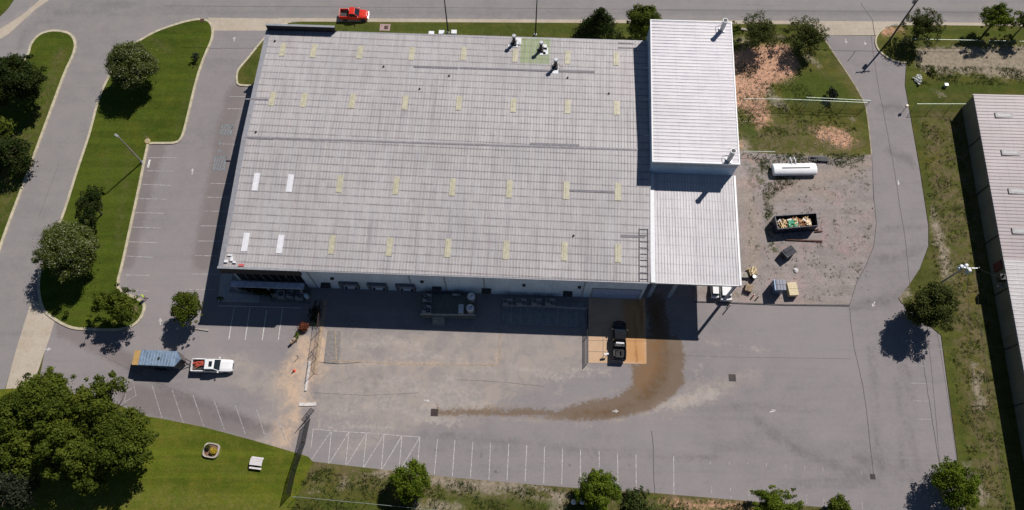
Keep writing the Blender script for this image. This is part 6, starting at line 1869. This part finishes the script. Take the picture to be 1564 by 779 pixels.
# planter ring and picnic table on the lawn
c_ = U(323, 688, .2)
t = thing('stone_planter', 'rounded square stone planter with a yellow flowering bush on the lawn', 'planter', (c_.x, c_.y, .045), -.15)
ring = []
def rsq(r_, n_=24):
    return [(r_ * math.copysign(abs(math.cos(2 * math.pi * k / n_)) ** .55, math.cos(2 * math.pi * k / n_)), r_ * .92 * math.copysign(abs(math.sin(2 * math.pi * k / n_)) ** .55, math.sin(2 * math.pi * k / n_))) for k in range(n_)]
o_, i_ = rsq(1.18), rsq(.98)
mb = MB(); n_ = 24
mb.add([(x, y, 0) for x, y in o_] + [(x, y, .38) for x, y in o_] + [(x, y, .38) for x, y in i_] + [(x, y, .1) for x, y in i_],
       [(i, (i + 1) % n_, n_ + (i + 1) % n_, n_ + i) for i in range(n_)] + [(n_ + i, n_ + (i + 1) % n_, 2 * n_ + (i + 1) % n_, 2 * n_ + i) for i in range(n_)] + [(2 * n_ + i, 2 * n_ + (i + 1) % n_, 3 * n_ + (i + 1) % n_, 3 * n_ + i) for i in range(n_)])
mb.build('stone_ring', mat('pale_stone_ring', (.42, .38, .33), .85, 0, .12, 4), t)
mb = MB(); mb.prism(i_, .08, .24); mb.build('soil', M_soil, t)
for nm, x, y, r_, m_, sd in [('yellow bush', 326, 689, 5.5, L_yellow, 51), ('planter', 317, 683, 4.5, L_olive, 52)]:
    tree(x, y, r_, .6, 'dense', m_, 'rounded yellow bush growing in the stone planter' if sd == 51 else 'sprawling olive plant in the back of the stone planter', 'bush', 'bush', seed=sd, dens=150, size=.13, trunk=False, g=.2)
c_ = U(391, 707, .7)
t = thing('picnic_table', 'white picnic table with benches standing on the lawn', 'picnic table', (c_.x, c_.y, .045), -.12)
M_wtab = mat('white_table_board', (.66, .62, .62), .6, 0, .06)
mb = MB()
for k in range(5): mb.box(-.92, .92, -.36 + k * .19, -.19 + k * .19, .72, .76)
mb.build('table_top', M_wtab, t)
for s_ in (-1, 1):
    mb = MB(); mb.box(-.92, .92, min(s_ * .62, s_ * .88), max(s_ * .62, s_ * .88), .42, .46); mb.build('bench', M_wtab, t)
for x in (-.65, .65):
    mb = MB(); mb.tube([(x, -.75, 0), (x, -.2, .72)], .05, 6); mb.tube([(x, .75, 0), (x, .2, .72)], .05, 6); mb.tube([(x, -.75, .40), (x, .75, .40)], .045, 6); mb.build('leg', M_galv, t)
# white globes under the bottom tree
for x, l_ in ((876, 'left white globe in the shade of the bottom tree'), (889, 'right white globe in the shade of the bottom tree')):
    c_ = U(x, 767, .8)
    t = thing('globe_light', l_, 'globe', (c_.x, c_.y, .05), 0, 'white globes under the bottom tree')
    mb = MB(); mb.dome(0, 0, .75, .38, .36, 14, 4); mb.cyl(0, 0, .55, .75, .25, 14, .38); mb.build('globe', M_white, t, smooth=True)
    mb = MB(); mb.cyl(0, 0, 0, .56, .08, 8); mb.build('stem', M_dark, t)
# kerb stones beside the small front tree and by the silt
def kerbstone(label, a, b, w_=.2, h_=.16, m_=M_conc, z=.03):
    A, B = U(*a, z), U(*b, z)
    mid = (A + B) / 2; L_ = (B - A).length
    mb = MB(); mb.box(-L_ / 2, L_ / 2, -w_ / 2, w_ / 2, 0, h_)
    return lone(mb, 'kerb_stone', m_, label, 'kerb stone', (mid.x, mid.y, z), math.atan2(B.y - A.y, B.x - A.x), 'loose kerb stones', .02)
kerbstone('short kerb stone below the small tree at the warehouse corner', (286, 500.5), (319, 505), .22)
kerbstone('narrow white kerb stone standing in the orange silt', (473.5, 552), (467, 597), .34, .18, mat('white_kerb', (.62, .58, .55), .7))
kerbstone('white kerb stone crossing the foot of the silt patch', (457, 618), (483, 617.5), .5, .12, mat('white_kerb', (.62, .58, .55), .7))
c_ = U(448, 521, .4)
t = thing('concrete_pipe', 'short pale pipe casting a dark shadow beside the rusty shrub', 'pipe', (c_.x, c_.y, .03), .8)
mb = MB(); mb.box(-.55, .55, -.2, .2, .0, .8); mb.build('pipe_block', mat('tan_concrete', (.36, .27, .19), .9, 0, .15, 2), t, bevel=.05)
mb = MB(); mb.cyl(0, 0, .8, .83, .14, 10); mb.build('opening', M_dark, t)
# traffic cone
c_ = U(449, 566, .2)
t = thing('traffic_cone', 'red orange traffic cone on the silty ground', 'traffic cone', (c_.x, c_.y, .03))
mb = MB(); mb.cyl(0, 0, .03, .75, .17, 14, .04); mb.build('cone', M_orange, t)
mb = MB(); mb.box(-.22, .22, -.22, .22, 0, .04); mb.build('foot', M_orange, t)
mb = MB(); mb.cyl(0, 0, .40, .52, .105, 14, .08); mb.build('reflective_band', M_white, t)
for i, (x, y, hh, l_) in enumerate([(456, 546, .9, 'thin marker stake nearest the traffic cone'), (478, 540, 1.1, 'thin marker stake beside the brown fence'), (1301, 50 + 36, 1.4, 'thin dark signpost on the right edge of the grass by the drive bend')]):
    c_ = U(x, y, .05)
    t = thing('marker_stake', l_, 'stake', (c_.x, c_.y, .05))
    mb = MB(); mb.tube([(0, 0, 0), (0, 0, hh)], .045, 6); mb.build('stake', M_rust, t)
    mb = MB(); mb.ob((0, 0, hh), (.22, .06, .18), .5); mb.build('marker_head', M_dark, t)
# white pole stand on the slab beside the black truck
c_ = U(925, 543, .05)
t = thing('sandwich_barrier', 'small white topped stand on the loading slab left of the black pickup', 'stand', (c_.x, c_.y, .05))
mb = MB(); mb.ob((0, 0, .9), (.75, .28, .22), .15); mb.build('stand_top', M_white, t, bevel=.04)
for s_ in (-.25, .25):
    mb = MB(); mb.tube([(s_, 0, 0), (s_, 0, .8)], .035, 6); mb.build('leg', M_dark, t)

# ================================================================== PERSON in hi-vis
def person(px, py, label, ang):
    c_ = U(px, py, .9)
    # body skeleton, standing with one foot forward
    J = {'pel': (0, 0, .95), 'wst': (0, 0, 1.12), 'chs': (0, .01, 1.34), 'nek': (0, 0, 1.50), 'hd0': (0, .01, 1.58), 'hd1': (0, .02, 1.67), 'hd2': (0, .0, 1.76)}
    rad = {'pel': .145, 'wst': .125, 'chs': .155, 'nek': .06, 'hd0': .075, 'hd1': .095, 'hd2': .07}
    E = [('pel', 'wst'), ('wst', 'chs'), ('chs', 'nek'), ('nek', 'hd0'), ('hd0', 'hd1'), ('hd1', 'hd2')]
    for s_, n_ in ((-1, 'l'), (1, 'r')):
        fw_ = .16 * s_
        J.update({n_ + 'hip': (.10 * s_, 0, .88), n_ + 'kn': (.11 * s_, fw_ * .7 + .03, .50), n_ + 'an': (.12 * s_, fw_, .10), n_ + 'to': (.13 * s_, fw_ + .17, .05),
                  n_ + 'sh': (.19 * s_, 0, 1.42), n_ + 'el': (.26 * s_, -.03, 1.15), n_ + 'wr': (.25 * s_, .16, .96), n_ + 'pa': (.245 * s_, .22, .92)})
        rad.update({n_ + 'hip': .10, n_ + 'kn': .065, n_ + 'an': .045, n_ + 'to': .042, n_ + 'sh': .065, n_ + 'el': .046, n_ + 'wr': .030, n_ + 'pa': .036})
        E += [('pel', n_ + 'hip'), (n_ + 'hip', n_ + 'kn'), (n_ + 'kn', n_ + 'an'), (n_ + 'an', n_ + 'to'), ('chs', n_ + 'sh'), (n_ + 'sh', n_ + 'el'), (n_ + 'el', n_ + 'wr'), (n_ + 'wr', n_ + 'pa')]
        for k in range(5):
            off = (k - 1.5) * .018
            if k == 4:
                J[n_ + 'f4'] = (.245 * s_ - .045 * s_, .235, .93); J[n_ + 'g4'] = (.245 * s_ - .06 * s_, .27, .91)
            else:
                ln = (.05, .058, .054, .042)[k]
                J[n_ + 'f%d' % k] = (.245 * s_ + off, .25, .905); J[n_ + 'g%d' % k] = (.245 * s_ + off, .25 + ln * .6, .905 - ln)
            rad[n_ + 'f%d' % k] = .010; rad[n_ + 'g%d' % k] = .008
            E += [(n_ + 'pa', n_ + 'f%d' % k), (n_ + 'f%d' % k, n_ + 'g%d' % k)]
    def skin_obj(name, keys, edges, scale, material, parent):
        ks = list(keys); ix = {k: i for i, k in enumerate(ks)}
        me = bpy.data.meshes.new(name)
        me.from_pydata([J[k] for k in ks], [(ix[a], ix[b]) for a, b in edges if a in ix and b in ix], [])
        me.materials.append(material)
        o = bpy.data.objects.new(name, me); C.objects.link(o); o.parent = parent
        md = o.modifiers.new('skin', 'SKIN'); md.use_smooth_shade = True
        if not me.skin_vertices: 
            bm = bmesh.new(); bm.from_mesh(me); bm.verts.layers.skin.verify(); bm.to_mesh(me); bm.free()
        for k, sv in zip(ks, me.skin_vertices[0].data):
            r_ = rad[k] * scale; sv.radius = (r_, r_)
        me.skin_vertices[0].data[0].use_root = True
        sd_ = o.modifiers.new('sub', 'SUBSURF'); sd_.levels = 1; sd_.render_levels = 1
        return o
    t = thing('person', label, 'person', (c_.x, c_.y, .03), ang)
    body = skin_obj('body', J.keys(), E, 1, M_skin, t)
    skin_obj('hi_vis_shirt', ['pel', 'wst', 'chs', 'lsh', 'rsh', 'lel', 'rel'], [('pel', 'wst'), ('wst', 'chs'), ('chs', 'lsh'), ('chs', 'rsh'), ('lsh', 'lel'), ('rsh', 'rel')], 1.22, M_hivis, body)
    skin_obj('trousers', ['pel', 'lhip', 'rhip', 'lkn', 'rkn', 'lan', 'ran'], [('pel', 'lhip'), ('pel', 'rhip'), ('lhip', 'lkn'), ('rhip', 'rkn'), ('lkn', 'lan'), ('rkn', 'ran')], 1.18, M_jeans, body)
    mb = MB(); mb.dome(0, 0, 1.69, .105, .10, 12, 4); mb.build('hard_hat', M_hivis, body, smooth=True)
    mb = MB()
    for s_ in (-1, 1): mb.ob((.035 * s_, .103, 1.655), (.022, .012, .012))
    mb.build('eyes', M_dark, body)
    mb = MB(); mb.ob((0, .112, 1.63), (.022, .03, .035)); mb.build('nose', M_skin, body)
    mb = MB(); mb.ob((0, .095, 1.59), (.05, .012, .012)); mb.build('mouth', M_redpaint, body)
    mb = MB(); mb.ob((-.098, .01, 1.64), (.015, .03, .05)); mb.ob((.098, .01, 1.64), (.015, .03, .05)); mb.build('ears', M_skin, body)
    for s_ in (-1, 1):
        mb = MB(); mb.ob((.125 * s_, .16 * s_ + .07, .05), (.11, .30, .10)); mb.build('boot', M_dark, body, bevel=.03)
    return t
person(219.5, 453.5, 'person in a lime hi-vis shirt walking by the tip of the grass island', -.9)
